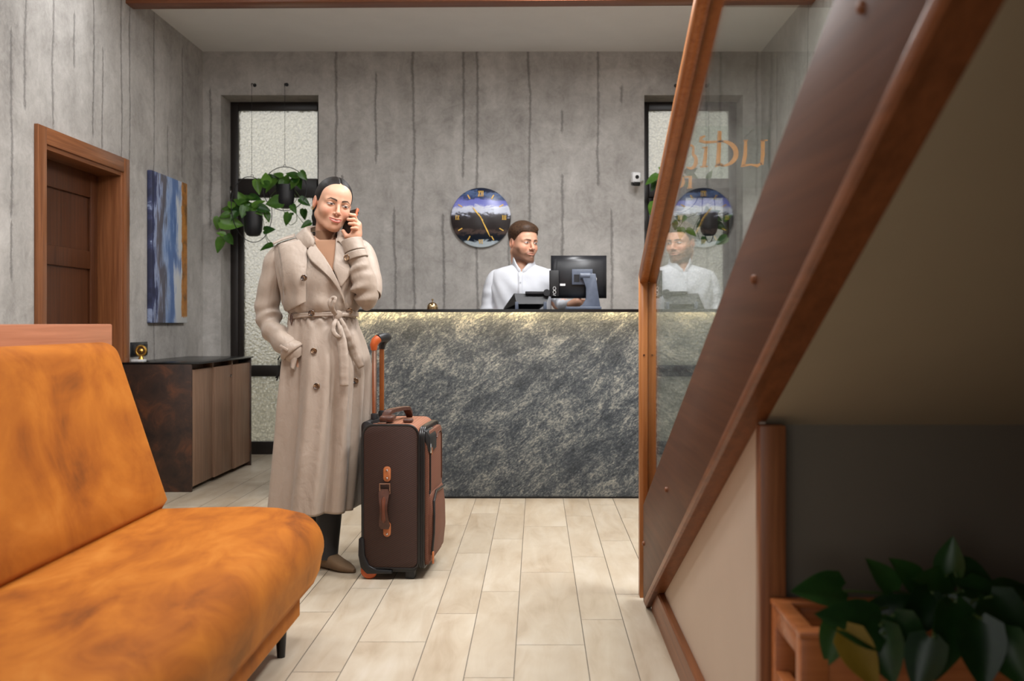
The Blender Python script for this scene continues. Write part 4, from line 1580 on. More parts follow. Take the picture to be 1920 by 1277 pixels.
def relax(v, fc, it=2, lam=.5):
    e = np.concatenate([fc[:, [k, (k + 1) % 4]] for k in range(4)])
    for _ in range(it):
        s = np.zeros_like(v)
        c = np.zeros(len(v))
        np.add.at(s, e[:, 0], v[e[:, 1]])
        np.add.at(s, e[:, 1], v[e[:, 0]])
        np.add.at(c, e[:, 0], 1)
        np.add.at(c, e[:, 1], 1)
        v = v + lam * (s / c[:, None] - v)
    return v


def npm(mat):
    return np.array([[mat[i][j] for j in range(4)] for i in range(4)])


def xf(v, mat):
    m = npm(mat)
    return v @ m[:3, :3].T + m[:3, 3]


def sst(a, b, x):
    t = np.clip((x - a) / (b - a), 0, 1)
    return t * t * (3 - 2 * t)


def head(male, smile=.3, lid=.35, h=.0016):
    """head facing -Y, eye line at the origin; returns vertices, faces, tint"""
    g = G((-.105, -.135, -.235 if not male else -.22), (.105, .125, .135), h)
    g.d = g.ell((0, .014, .028), (.0735, .092, .086))
    if male:
        g.add(g.ell((0, -.022, -.034), (.0640, .064, .078)), .03)
        jr, jx, jz, cz = .022, .054, -.058, -.100
    else:
        g.add(g.ell((0, -.024, -.032), (.0600, .062, .076)), .03)
        jr, jx, jz, cz = .019, .048, -.056, -.096
    g.add(g.ell((0, -.045, .036), (.056, .044, .048)), .03)                    # forehead
    for s in (-1, 1):
        g.add(g.cone((s * jx, .012, jz), (s * .016, -.066, cz), jr, .0165 if not male else .019), .03)
        g.add(g.ell((s * (.037 if male else .040), -.057, -.032), (.024, .026, .024)), .025)         # cheek
        g.add(g.cone((s * .012, -.086, .017), (s * .046, -.068, .014), .0075 if male else .005, .006), .018)  # brow bone
    g.add(g.ell((0, -.074, cz - .001), (.018, .018, .0155)), .02)               # chin
    g.add(g.ell((0, -.078, -.066), (.026, .018, .022)), .02)                    # muzzle
    for s in (-1, 1):
        g.cut(g.ell((s * .0315, -.104, -.001), (.0185, .019, .0125)), .014)     # eye socket
        g.add(g.ell((s * .0315, -.0735, -.001), (.0150, .0150, .0125)), .003)    # eye under its lids
    # nose
    w = 1.12 if male else 1.0
    g.add(g.cone((0, -.086, .008), (0, -.108, -.030), .0055 * w, .0082 * w), .010)
    g.add(g.ell((0, -.1095, -.0335), (.0092 * w, .0098, .0085)), .006)
    for s in (-1, 1):
        g.add(g.ell((s * .0118 * w, -.0975, -.0372), (.0070, .0085, .0062)), .006)
        g.cut(g.ell((s * .0062, -.1055, -.0435), (.0034, .0042, .0028)), .003)
    # lips
    up = .0052 if male else .0062
    for s in (-1, 1):
        g.add(g.cone((s * .004, -.0985, -.0600), (s * .0275, -.0830, -.0640 + smile * .008), up, .0018), .005)
    lo_ = .0058 if male else .0072
    g.add(g.cone((-.008, -.0965, -.0715), (.008, -.0965, -.0715), lo_, lo_), .006)
    for s in (-1, 1):
        g.add(g.cone((s * .008, -.0965, -.0712), (s * .0245, -.0845, -.0662 + smile * .006), lo_ * .9, .002), .005)
        g.cut(g.cone((0, -.1035, -.0655), (s * .030, -.0860, -.0650 + smile * .009), .0016, .0014), .003)
    # ears
    for s in (-1, 1):
        g.add(g.ell((s * .0765, .016, -.006), (.0085, .0175, .030)), .006)
        g.cut(g.ell((s * .0845, .012, -.004), (.0055, .009, .018)), .005)
    # neck
    if male:
        g.add(g.cone((0, .022, -.06), (0, .034, -.26), .055, .060), .03)
    else:
        g.add(g.cone((0, .026, -.06), (-.004, .04, -.26), .0455, .0475), .028)
    v, fc = g.mesh()
    v = relax(v, fc, 2, .4)
    # tint: what the skin itself has (lips, brows, lashes, eyes, stubble), plus darker nostrils, mouth line and lid creases
    base = np.array(S(212, 164, 136)[:3]) if not male else np.array(S(218, 166, 138)[:3])
    col = np.tile(base, (len(v), 1))

    def put(mask, c):
        mask = np.clip(mask, 0, 1)[:, None]
        col[:] = col * (1 - mask) + np.array(S(*c)[:3]) * mask
    x, y, z = v[:, 0], v[:, 1], v[:, 2]
    ax = np.abs(x)
    fr = (y < -.05)
    blush = np.exp(-((ax - .040) / .018) ** 2 - ((z + .032) / .016) ** 2) * fr
    put(blush * .38, (214, 128, 106))
    put(np.exp(-((ax) / .012) ** 2 - ((z + .034) / .010) ** 2) * fr * .25, (216, 130, 110))
    put(np.exp(-((ax - .078) / .012) ** 2 - ((z + .008) / .03) ** 2) * (y > -.02) * .35, (214, 122, 100))
    zmid = -.0655 + smile * .009 * (ax / .028) ** 2
    lw = np.clip(1 - (ax / .0295) ** 2, 0, 1)
    lt = zmid + (.0085 if not male else .0062) * lw ** .7 - .0022 * np.exp(-(ax / .004) ** 2)
    lb = zmid - (.0115 if not male else .0088) * lw ** .6
    lip = sst(0, .0014, lt - z) * sst(0, .0014, z - lb) * (ax < .0295) * (y < -.07)
    put(lip * (.85 if not male else .55), (190, 92, 84) if not male else (190, 118, 100))
    mouth = np.exp(-((z - zmid) / .0011) ** 2) * (ax < .0285) * (y < -.07)
    put(mouth * (.8 if male else .35), (96, 40, 36))
    if not male:
        teeth = np.exp(-((z - zmid + .0004) / .0020) ** 4) * (ax < .019) * (y < -.078)
        put(teeth * .6, (228, 214, 204))
    put(np.exp(-((ax - .0065) / .0032) ** 2 - ((z + .0432) / .0022) ** 2) * fr * .8, (110, 58, 46))
    if male:
        edge = np.interp(ax, [0, .02, .028, .04, .05, .06, .072], [-.054, -.054, -.052, -.060, -.058, -.046, -.012])
        beard = sst(-.003, .014, edge - z) * sst(-.136, -.112, z) * sst(.020, -.006, y)
        under = 1 - .65 * np.exp(-(ax / .011) ** 2 - ((z + .083) / .006) ** 2)
        mo = np.exp(-((z + .0525) / .0045) ** 2) * (ax < .027) * (y < -.075)
        put(np.maximum(beard * under * .8, mo * .62) * (1 - lip), (88, 58, 42))
        side = sst(-.02, .03, z) * sst(-.040, -.014, y) * sst(.055, .064, ax)
        put(side * .6, (96, 68, 52))
    # brows
    bz_ = np.interp(ax, [.012, .020, .038, .050], [.0175, .0205, .0235, .0155] if not male else [.0150, .0165, .0195, .0130])
    bt = np.interp(ax, [.010, .016, .036, .052], [.0030, .0038, .0028, .0008] if not male else [.0026, .0034, .0030, .0012])
    brow = sst(1.5, .7, np.abs(z - bz_) / bt) * (ax > .0105) * (ax < .0515) * (y < -.04)
    put(brow * .97, (58, 40, 32) if not male else (70, 46, 34))
    # eyes
    for s in (-1, 1):
        ex = (x * s - .0315) / .0152
        inside = (np.abs(ex) < 1) & fr
        prof = np.clip(1 - ex ** 2, 0, 1)
        zu_ = .0005 + (.0072 - .0062 * lid) * prof ** .8 - .0008 * ex
        zl_ = -.0010 - .0042 * prof ** .8 + smile * .0012 * prof - .0008 * ex
        eye = sst(0, .0009, zu_ - z) * sst(0, .0009, z - zl_) * inside
        put(eye * .95, (214, 204, 198))
        rr = np.sqrt((x - s * .0315 - .0015) ** 2 + (z + .0012) ** 2)
        put(sst(.0064, .0052, rr) * eye, (58, 38, 28))
        put(sst(.0030, .0022, rr) * eye, (14, 10, 10))
        lash = np.exp(-((z - zu_ - .0004) / (.0019 if not male else .0011)) ** 2) * (np.abs(ex) < 1.1) * fr
        put(lash * .98, (24, 15, 14))
        put(np.exp(-((z - zl_ + .0003) / .0010) ** 2) * inside * .45, (84, 54, 46))
        put(np.exp(-((z - zu_ - .0042) / .0010) ** 2) * inside * .35, (150, 96, 76))
    return v, fc, col


def hairline(male):
    if male:
        return [(-.2, .2), (-.075, .075), (-.05, .055), (-.03, .036), (-.005, .020), (.012, -.014), (.03, -.028), (.05, -.046), (.066, -.060), (.076, -.20)]
    return [(-.2, .2), (-.088, .07), (-.063, .045), (-.038, .018), (-.017, .002), (.006, -.030), (.028, -.046), (.047, -.057), (.062, -.069), (.073, -.090), (.079, -.3)]


def hair(male, h=.002):
    g = G((-.105, -.125, -.13), (.105, .16, .15), h)
    hl = hairline(male)
    yh = np.interp(g.Z, [p[0] for p in hl], [p[1] for p in hl])
    if male:
        thick = .0015 + .016 * sst(.02, .085, g.Z) * sst(-.1, -.02, g.Y * -1 + .02) + .006 * sst(.0, .05, g.Z)
        g.d = g.ell((0, .014, .028), (.0735, .092, .086)) - thick
        # swept fringe
        g.add(g.ell((.010, -.035, .094), (.052, .048, .024)), .016)
        g.add(g.ell((-.02, -.045, .086), (.040, .036, .022)), .014)
        g.d = np.maximum(g.d, (yh - g.Y) * .8)
        g.add(g.ell((.026, -.058, .084), (.036, .026, .017)), .008)
    else:
        thick = .0010 + .006 * sst(.0, .04, g.Y - yh)
        g.d = g.ell((0, .014, .028), (.0735, .092, .086)) - thick
        part = np.exp(-(g.X / .0028) ** 2) * .003 * (g.Y < .05)
        g.d = g.d + part
        g.add(g.ell((0, .07, -.035), (.055, .038, .045)), .03)
        g.d = np.maximum(g.d, (yh - g.Y) * .8)
        g.add(g.ell((-.014, .098, -.07), (.042, .034, .038)), .012)
    # keep off the ears
    for s in (-1, 1):
        g.cut(g.ell((s * .08, .012, -.012), (.017, .019, .031)), .004)
    v, fc = g.mesh()
    return relax(v, fc, 2, .4), fc


def spline(pts, n):
    """Catmull-Rom through rows of numbers"""
    p = [np.array(q, float) for q in pts]
    out = []
    m = len(p) - 1
    for i in range(n + 1):
        t = i / n * m
        k = min(int(t), m - 1)
        s = t - k
        p0, p1, p2, p3 = p[max(k - 1, 0)], p[k], p[k + 1], p[min(k + 2, m)]
        out.append(.5 * ((2 * p1) + (p2 - p0) * s + (2 * p0 - 5 * p1 + 4 * p2 - p3) * s * s + (3 * p1 - p0 - 3 * p2 + p3) * s ** 3))
    return out


def finish_body(name, parts, parent):
    """one mesh out of (v, faces, tint) pieces that run into each other"""
    vs, fs, cs, b = [], [], [], 0
    for v, fc, c in parts:
        vs.append(v)
        fs.append(fc + b)
        cs.append(c)
        b += len(v)
    v, fc, c = np.concatenate(vs), np.concatenate(fs), np.concatenate(cs)
    me = bpy.data.meshes.new(name)
    o = bpy.data.objects.new(name, me)
    reg(o, parent)
    g0 = ORG[o.name]
    v = v - np.array([g0.x, g0.y, g0.z])
    me.from_pydata(v.tolist(), [], fc.tolist())
    a = me.color_attributes.new('tint', 'FLOAT_COLOR', 'POINT')
    a.data.foreach_set('color', np.concatenate([c, np.ones((len(c), 1))], 1).astype(np.float32).ravel())
    me.polygons.foreach_set('use_smooth', [True] * len(me.polygons))
    me.materials.append(M['skin'])
    me.update()
    return o


def npmesh(name, v, fc, m, parent):
    me = bpy.data.meshes.new(name)
    o = bpy.data.objects.new(name, me)
    reg(o, parent)
    g0 = ORG[o.name]
    me.from_pydata((v - np.array([g0.x, g0.y, g0.z])).tolist(), [], fc.tolist())
    me.polygons.foreach_set('use_smooth', [True] * len(me.polygons))
    me.materials.append(m)
    me.update()
    return o


SK_W = np.array(S(212, 164, 136)[:3])


def limb_body(prims, lo, hi, h, tint):
    g = G(lo, hi, h)
    for p in prims:
        if p[0] == 'e':
            g.add(g.ell(p[1], p[2]), p[3])
        else:
            g.add(g.cone(p[1], p[2], p[3], p[4]), p[5])
    v, fc = g.mesh()
    v = relax(v, fc, 2, .4)
    return v, fc, np.tile(tint, (len(v), 1))


# ------------------------------------------------------------------- the woman
DW = 4.2


def W(px, py, dz=0.0):
    return P(px, py, DW + dz)


wo = thing('person', 'woman in a long beige trench coat holding a phone to her ear', 'person', tuple(Vector((W(606, 0).x, DW, 0))))
hc = W(624.5, 383)
HM = Matrix.Translation(hc) @ Matrix.Rotation(math.radians(11), 4, 'Y') @ Matrix.Rotation(math.radians(28), 4, 'Z') @ Matrix.Rotation(math.radians(4), 4, 'X')
hv, hf, hcol = head(False, .58, .76)
# the neck straightens out below the chin
neck_to = W(611, 470, .03)
wv = xf(hv, HM)
tt = sst(-.09, -.225, hv[:, 2])[:, None]
neck_from = np.array(HM @ Vector((0, .036, -.225)))
wv = wv + tt * (np.array(neck_to) - neck_from) * np.array([1, 1, .3])
cx_w = W(606, 0).x
body = []
sh = W(612, 470)
prims = [('e', (cx_w, 4.22, 1.28), (.145, .09, .17), .0), ('e', (cx_w, 4.22, 1.02), (.13, .09, .16), .06), ('e', (cx_w, 4.22, .86), (.15, .10, .13), .05),
         ('c', tuple(W(612, 470, .03)), (cx_w, 4.22, 1.3), .046, .06, .05),
         ('c', (cx_w - .13, 4.22, 1.36), tuple(W(516, 490, .015)), .045, .042, .04), ('c', tuple(W(516, 490, .015)), tuple(W(503, 584, .005)), .034, .028, .02), ('c', tuple(W(503, 584, .005)), tuple(W(514, 624, -.045)), .028, .027, .02), ('c', tuple(W(514, 624, -.045)), tuple(W(545, 654, -.1)), .027, .026, .02),
         ('c', tuple(W(545, 652, -.1)), tuple(W(562, 690, -.1)), .028, .024, .02),
         ('c', (cx_w + .15, 4.22, 1.37), tuple(W(690, 548, -.06)), .042, .036, .04), ('c', tuple(W(690, 548, -.06)), tuple(W(664, 455, -.075)), .034, .025, .02),
         ('c', (cx_w - .07, 4.22, .86), (W(590, 0).x, 4.25, .46), .075, .05, .05), ('c', (W(590, 0).x, 4.25, .46), (W(590, 0).x, 4.27, .08), .048, .034, .02),
         ('c', (cx_w + .07, 4.22, .86), (W(622, 0).x, 4.18, .46), .075, .05, .05), ('c', (W(622, 0).x, 4.18, .46), (W(616, 0).x, 4.15, .08), .048, .034, .02)]
body.append((wv, hf, hcol))
body.append(limb_body(prims, (cx_w - .36, 3.92, .02), (cx_w + .36, 4.42, 1.46), .009, SK_W))


def hand_right():
    """the hand that holds the phone: palm to the cheek, fingers across the phone's back"""
    lo = tuple(W(672, 470, -0.075) - Vector((.09, .09, .03)))
    hi = tuple(W(672, 400, -0.075) + Vector((.06, .12, .05)))
    pr = []
    wr = W(664, 456, -0.073)
    pr.append(('c', tuple(wr), tuple(W(667, 441, -0.073)), .0245, .024, 0))
    # back of the hand
    pr.append(('c', tuple(W(667, 441, -0.073)), tuple(W(669, 426, -0.077)), .020, .017, .012))
    pr.append(('c', tuple(W(671, 437, -0.065)), tuple(W(672, 421, -0.071)), .016, .014, .012))
    fingers = [((667, 414, -0.063), (664.5, 404.5, -0.073), (656.5, 402.5, -0.095)), ((670, 418, -0.069), (663, 412.0, -0.097), (653, 411.5, -0.103)),
               ((671, 424, -0.075), (664, 420, -0.103), (655, 419.5, -0.107)), ((671, 430, -0.079), (666, 428, -0.105), (659.5, 428, -0.110))]
    for k, (a, b, c) in enumerate(fingers):
        r = (.0090, .0088, .0086, .0078)[k]
        pr.append(('c', tuple(W(669, 430 + 1.5 * k, -0.073)), tuple(W(*a)), r * 1.25, r * 1.15, .008))
        pr.append(('c', tuple(W(*a)), tuple(W(*b)), r * 1.1, r, .003))
        pr.append(('c', tuple(W(*b)), tuple(W(*c)), r, r * .82, .003))
    # thumb along the near edge of the phone
    pr.append(('c', tuple(W(662, 444, -0.080)), tuple(W(650, 443, -0.087)), .013, .0105, .010))
    pr.append(('c', tuple(W(650, 443, -0.087)), tuple(W(643.5, 433, -0.083)), .0100, .0078, .004))
    return limb_body(pr, lo, hi, .0017, SK_W)


hr = hand_right()
hr[2][:] = hr[2] * np.array([1.0, .93, .90])
body.append(hr)
# the pocketed hand
pk = [('c', tuple(W(545, 652, -.09)), tuple(W(557, 668, -.075)), .022, .022, 0), ('c', tuple(W(557, 668, -.075)), tuple(W(566, 690, -.05)), .022, .018, .01)]
for k in range(4):
    pk.append(('c', tuple(W(559 + 4 * k, 688, -.05)), tuple(W(562 + 4 * k, 712, -.04)), .0085, .007, .006))
pk.append(('c', tuple(W(560, 668, -.08)), tuple(W(572, 688, -.07)), .010, .008, .006))
body.append(limb_body(pk, tuple(W(530, 725, -.18)), tuple(W(590, 640, -.02)), .003, SK_W))
finish_body('body', body, wo)
v, fc = hair(False)
ho = npmesh('hair', xf(v, HM), fc, M['hair_black'], wo)
# small earring
ep = HM @ Vector((-.083, .008, -.036))
MB().torus(ep, .0055, .0012, (1, 0, 0), (0, 0, 1), 16, 6).build('earring', M['gold'], wo)

# sweater: neck tube with a turned band, and the chest under the lapels
rows = [(612, 432, 19.0, .052), (611.5, 440, 20.0, .053), (611, 452, 21.6, .056), (611, 458, 23, .06), (611, 462, 23, .062), (611, 475, 30, .075), (611, 492, 40, .08), (611, 520, 52, .09), (611, 560, 50, .088)]
rings = []
for cxp, py, hw, dp in spline(rows, 40):
    c0 = W(cxp, py, .02)
    w = hw * DW / F
    rings.append([c0 + Vector((w * math.cos(2 * PI * k / 48), -dp * math.sin(2 * PI * k / 48), .006 * math.sin(2 * PI * k / 48) * -1)) for k in range(48)])
sw = MB().loft(rings, cap=False).build('sweater', M['sweater'], wo)

# trench coat -------------------------------------------------------
coat_rows = [  # py, left px, right px, half depth, depth shift
    (437, 586, 640, .072, .03), (443, 570, 656, .082, .03), (450, 545, 676, .092, .03), (458, 522, 690, .100, .025), (470, 514, 695, .110, .02), (500, 518, 690, .122, .01), (530, 526, 682, .128, .0),
    (560, 537, 673, .122, .0), (578, 545, 668, .116, .0), (592, 548, 666, .113, .0), (606, 545, 669, .118, .0), (640, 538, 681, .135, .0), (680, 533, 690, .148, .0), (720, 531, 691, .155, .0),
    (800, 526, 687, .166, .0), (880, 519, 682, .178, .0), (950, 513, 676, .19, .0)]
NTH = 220
zb, zh = W(0, 592).z, W(0, 950).z
rr = random.Random(5)
folds = [(rr.uniform(0, 2 * PI), rr.uniform(.09, .16), rr.uniform(-.016, .012), rr.uniform(-.15, .15)) for _ in range(16)]
# folds seen at the front: (theta, width, amplitude, drift)
folds += [(math.radians(118), .12, -.012, -.04), (math.radians(96), .10, .010, .05), (math.radians(76), .10, -.020, -.10), (math.radians(56), .10, .012, -.04), (math.radians(140), .10, .010, .05), (math.radians(158), .09, -.012, .04),
          (math.radians(36), .09, -.010, -.02)]
rings = []


def edge_px(py):
    return np.interp(py, [437, 545, 573, 600, 720, 950], [640, 640, 648, 651, 650, 647])


for row in spline(coat_rows, 150):
    py, L, R, dp, ds = row
    c0 = W((L + R) / 2, py, ds)
    w = (R - L) / 2 * (DW + ds) / F
    z = c0.z
    tdn = max(0, (zb - z) / (zb - zh))
    ring = []
    for k in range(NTH):
        a = 2 * PI * k / NTH
        ca, sa = math.cos(a), math.sin(a)
        e = 2 / 2.35
        x = w * math.copysign(abs(ca) ** e, ca)
        y = -dp * math.copysign(abs(sa) ** e, sa)
        off = 0
        if tdn > 0:
            am = min(1, tdn * 2.2) ** .8 * (1 - .25 * tdn)
            for th0, wd_, A, dr in folds:
                dth = (a - th0 - dr * tdn + PI) % (2 * PI) - PI
                off += 2.8 * A * am * math.exp(-(dth / (wd_ * (1 + .5 * tdn))) ** 2)
            off += .006 * math.exp(-((z - zb + .02) / .02) ** 2) * math.sin(a * 23 + 2 * math.sin(a * 3))
        else:
            up = (z - zb)
            off += (.010 * math.exp(-((up - .045) / .035) ** 2)) * (1 + .5 * math.sin(a * 9 + 1))
            off += .008 * math.exp(-((up - .1) / .09) ** 2) * math.sin(a * 13 + 14 * up)
            for tb in (math.radians(62), math.radians(118)):
                off += .020 * math.exp(-((a - tb) / .38) ** 2 - ((up - .20) / .085) ** 2)
        off -= .005 * math.exp(-((z - zb) / .014) ** 2)
        if sa > 0:
            pxx = (c0.x + x) * F / (DW - dp * .9) + CX
            off += .007 * float(sst(1.6, -1.6, pxx - edge_px(py))) * float(sst(520, 595, py))
        ring.append(c0 + Vector((x + off * ca, y - off * sa, 0)))
    rings.append(ring)
mb = MB().loft(rings, cap=False)
coat_v, coat_f = list(mb.v), list(mb.f)


def open_neck(mb, tip, left, right, ytop, ymid):
    keep = []
    for q in mb.f:
        c0 = sum((mb.v[i] for i in q), Vector()) / len(q)
        px, py = c0.x * F / c0.y + CX, CY - (c0.z - EYE) * F / c0.y
        t = (py - ytop) / (tip[1] - ytop)
        if c0.y < ymid and t < 1 and left + (tip[0] - left) * t < px < right + (tip[0] - right) * t:
            continue
        keep.append(q)
    mb.f = keep
    return mb


open_neck(mb, (626, 520), 582, 642, 432, 4.19)
coat = mb.build('trench_coat', M['trench'], wo)
so_ = coat.modifiers.new('cloth', 'SOLIDIFY')
so_.thickness = .003
so_.offset = -1
CB = BVHTree.FromPolygons(coat_v, coat_f)
eye0 = Vector((0, 0, EYE))


def on_coat(px, py, off):
    """point off metres in front of the coat where it is seen at (px, py)"""
    d = Vector(((px - CX) / F, 1, -(py - CY) / F)).normalized()
    hit = CB.ray_cast(eye0, d)
    if hit[0] is None:
        q = W(px, py, -.02)
        near = CB.find_nearest(q)
        return near[0] - Vector((0, off, 0))
    return hit[0] - d * off


def patch(name, left, right, off, m, parent, nu=10, nv=22, bulge=.004, thick=.003, edge=None):
    """cloth piece between two outlines laid over the coat; off may be a function of (u, v)"""
    Ls, Rs = spline(left, nv), spline(right, nv)
    v, f = [], []
    for j in range(nv + 1):
        for i in range(nu + 1):
            u = i / nu
            q = Ls[j] * (1 - u) + Rs[j] * u
            oo = (off(u, j / nv) if callable(off) else off) + bulge * math.sin(PI * u)
            v.append(on_coat(q[0], q[1], oo))
    # soften the relief below
    for _ in range(2):
        w = [q.copy() for q in v]
        for j in range(1, nv):
            for i in range(1, nu):
                k = j * (nu + 1) + i
                w[k].y = (v[k].y * 2 + v[k - 1].y + v[k + 1].y + v[k - nu - 1].y + v[k + nu + 1].y) / 6
        v = w
    for j in range(nv):
        for i in range(nu):
            k = j * (nu + 1) + i
            f.append((k, k + 1, k + nu + 2, k + nu + 1))
    o = mesh(name, v, f, m, parent)
    s = o.modifiers.new('cloth', 'SOLIDIFY')
    s.thickness = thick
    s.offset = 0
    return o


# sweater front seen in the opening
patch('sweater_front', [(586, 450), (594, 474), (606, 492), (622, 511)], [(632, 450), (631, 470), (629, 490), (626, 507)], .004, M['sweater'], sw, 8, 14, .002)
# lapels and collar
patch('lapel', [(579, 465), (575.5, 474), (583, 489), (600, 504), (618, 521), (636, 546), (645, 566), (648, 580)], [(590, 456), (596, 466), (607, 480), (618, 497), (627, 514), (638, 538), (646, 562), (648.5, 580)],
      lambda u, v: .010 + .008 * (1 - v) * (1 - u), M['trench'], coat, 8, 26, .001)
patch('lapel', [(630, 447), (629, 465), (627, 485), (625, 503), (632, 520), (638, 537)], [(640, 448), (646, 462), (652, 488), (657, 510), (650, 524), (639, 538)],
      lambda u, v: .010 + .006 * (1 - v) * u, M['trench'], coat, 8, 20, .001)


def sheet(name, rows, m, parent, thick=.003, n=14, nu=10):
    """cloth through rows of world points"""
    R = [spline([tuple(p) for p in r], nu) for r in rows]
    cols = [spline([R[j][i] for j in range(len(R))], n) for i in range(nu + 1)]
    v = [Vector(cols[i][j]) for j in range(n + 1) for i in range(nu + 1)]
    f = [(j * (nu + 1) + i, j * (nu + 1) + i + 1, (j + 1) * (nu + 1) + i + 1, (j + 1) * (nu + 1) + i) for j in range(n) for i in range(nu)]
    o = mesh(name, v, f, m, parent)
    s = o.modifiers.new('cloth', 'SOLIDIFY')
    s.thickness = thick
    s.offset = 0
    return o


# collar: stands round the neck and folds down over the shoulders
sheet('collar', [
    [W(588, 463, -.100), W(577, 466, -.098), W(565, 458, -.083), W(555, 446, -.045), W(556, 441, .03), W(575, 436, .10), W(600, 434, .125)],
    [W(589, 458, -.104), W(579, 456, -.102), W(570, 448, -.084), W(562, 439, -.045), W(563, 434, .03), W(580, 430, .09), W(602, 429, .11)],
    [W(590, 452, -.100), W(583, 444, -.094), W(577, 436, -.074), W(573, 428, -.04), W(576, 425, .02), W(588, 424, .07), W(605, 424, .085)],
    [W(591.5, 457, -.095), W(587, 446, -.085), W(583, 437, -.06), W(582, 430, -.02), W(584, 427, .02), W(594, 425, .055), W(607, 425, .07)]], M['trench'], coat)
sheet('collar', [
    [W(642, 462, -.10), W(652, 458, -.085), W(658, 452, -.04), W(658, 446, .03), W(640, 440, .10), W(612, 434, .125)],
    [W(640, 458, -.10), W(647, 452, -.085), W(651, 445, -.04), W(651, 439, .03), W(635, 433, .09), W(612, 429, .11)],
    [W(634, 452, -.09), W(638, 444, -.07), W(640, 437, -.03), W(638, 432, .03), W(628, 427, .07), W(612, 424, .085)],
    [W(630, 458, -.078), W(632, 446, -.06), W(633, 438, -.02), W(631, 432, .03), W(622, 427, .06), W(611, 425, .07)]], M['trench'], coat)

# storm flap on her right breast, hanging free of the coat
patch('storm_flap', [(520, 457), (526, 488), (530, 520), (531, 550), (531, 588)], [(574, 447), (576, 485), (573.5, 520), (573.5, 545), (573.5, 566)],
      lambda u, v: .006 + .014 * v * (1 - .5 * u), M['trench'], coat, 14, 26, .004)
# pocket welt and front seams
patch('pocket_welt', [(553, 640), (549, 662), (545, 692)], [(562, 640), (559, 664), (552, 697)], .008, M['trench'], coat, 4, 12, .004)
patch('pocket_flap', [(549, 650), (546, 668), (545, 690)], [(560, 645), (558, 668), (551, 694)], .022, M['trench'], coat, 5, 12, .006)

# belt
rings = []
for k in range(97):
    a = 2 * PI * k / 96
    ca, sa = math.cos(a), math.sin(a)
    e = 2 / 2.35
    px_c, w = 607, (666 - 548) / 2 * DW / F + .010
    dp = .126
    py = 592.5 - 3 * ca - 2.2 * max(0, sa)
    p0 = W(px_c, py, 0) + Vector((w * math.copysign(abs(ca) ** e, ca), -dp * math.copysign(abs(sa) ** e, sa), 0))
    n_ = Vector((ca, -sa, 0))
    hb = .0108 + .0018 * math.sin(3 * a)
    rings.append([p0 + Vector((0, 0, hb)), p0 + n_ * .003 + Vector((0, 0, hb * .6)), p0 + n_ * .002, p0 + n_ * .004 - Vector((0, 0, hb * .6)), p0 - Vector((0, 0, hb)), p0 - n_ * .004])
belt = MB().loft(rings, cap=False).build('belt', M['trench'], coat)


def ribbon(name, pts, wid_, m, parent, base=.022, thick=.003, n=30, wdir=None):
    """strap along (px, py, lift) with a width in pixels, lying over the coat"""
    q = spline(pts, n)
    v, f = [], []
    for i, r in enumerate(q):
        t0 = q[min(i + 1, n)][:2] - q[max(i - 1, 0)][:2]
        t0 = t0 / (np.linalg.norm(t0) + 1e-9)
        nn = np.array([-t0[1], t0[0]])
        w = np.interp(i / n, [k / (len(wid_) - 1) for k in range(len(wid_))], wid_) / 2
        for s in (-1, -.33, .33, 1):
            pp = r[:2] + nn * w * s
            v.append(on_coat(r[0], r[1], base + r[2]) + Vector(((pp[0] - r[0]) * 4.05 / F, -.002 * (1 - s * s) + (.0012 * math.sin(i * 1.7) if abs(s) < .5 else 0), -(pp[1] - r[1]) * 4.05 / F)))
    for i in range(n):
        for k in range(3):
            b = i * 4 + k
            f.append((b, b + 1, b + 5, b + 4))
    o = mesh(name, v, f, m, parent)
    s = o.modifiers.new('cloth', 'SOLIDIFY')
    s.thickness = thick
    s.offset = 0
    return o


ribbon('tail', [(633, 598, 0), (637, 618, .003), (641, 640, .004), (644, 670, .004), (645, 700, .004), (645.5, 724, .004)], [7, 13, 18, 19, 18, 16], M['trench'], belt, .020)
ribbon('tail', [(638, 597, .004), (644, 609, .01), (650, 626, .010), (659, 650, .008), (668, 670, .006), (678, 689, .006)], [6, 9, 14, 16, 16, 13], M['trench'], belt, .024)
ribbon('loop', [(630, 592, .008), (622, 580, .016), (618, 568, .02), (623, 559, .022), (629, 559, .026), (627, 567, .03), (624, 577, .026), (631, 590, .014)], [5, 7, 7, 6, 6, 6, 6, 5], M['trench'], belt, .012)
ribbon('loop', [(633, 596, .010), (627, 606, .014), (625, 620, .016), (632, 630, .018), (639, 629, .022), (637, 616, .026), (633, 602, .018)], [5, 8, 9, 8, 6, 7, 5], M['trench'], belt, .014)
ribbon('loop', [(631, 592, .012), (646, 590, .012), (658, 592, .006), (667, 596, .0)], [9, 8, 7, 6], M['trench'], belt, .016)
kp = on_coat(633, 592, .022)
MB().lathe([(.001, -.024), (.012, -.021), (.018, -.008), (.0185, .006), (.013, .02), (.001, .024)], (0, 0, 0), 18, 'Z', Matrix.Translation(kp) @ Matrix.Rotation(.5, 4, 'Y') @ Matrix.Scale(.7, 4, (0, 1, 0))).build('knot', M['trench'], belt)
lp = on_coat(549, 598, .01)
MB().torus(lp + Vector((-.006, 0, 0)), .009, .0024, (.6, -.8, 0), (0, 0, 1), 24, 6, .022).build('belt_loop', M['leather'], belt)


def button(px, py, off=.004, r=.0135, par=None):
    q = on_coat(px, py, off)
    MB().lathe([(.001, .002), (r, .002), (r, -.004), (r * .85, -.0055), (r * .7, -.0035), (.001, -.003)], q, 22, 'Y').build('button', M['horn'], par or coat)


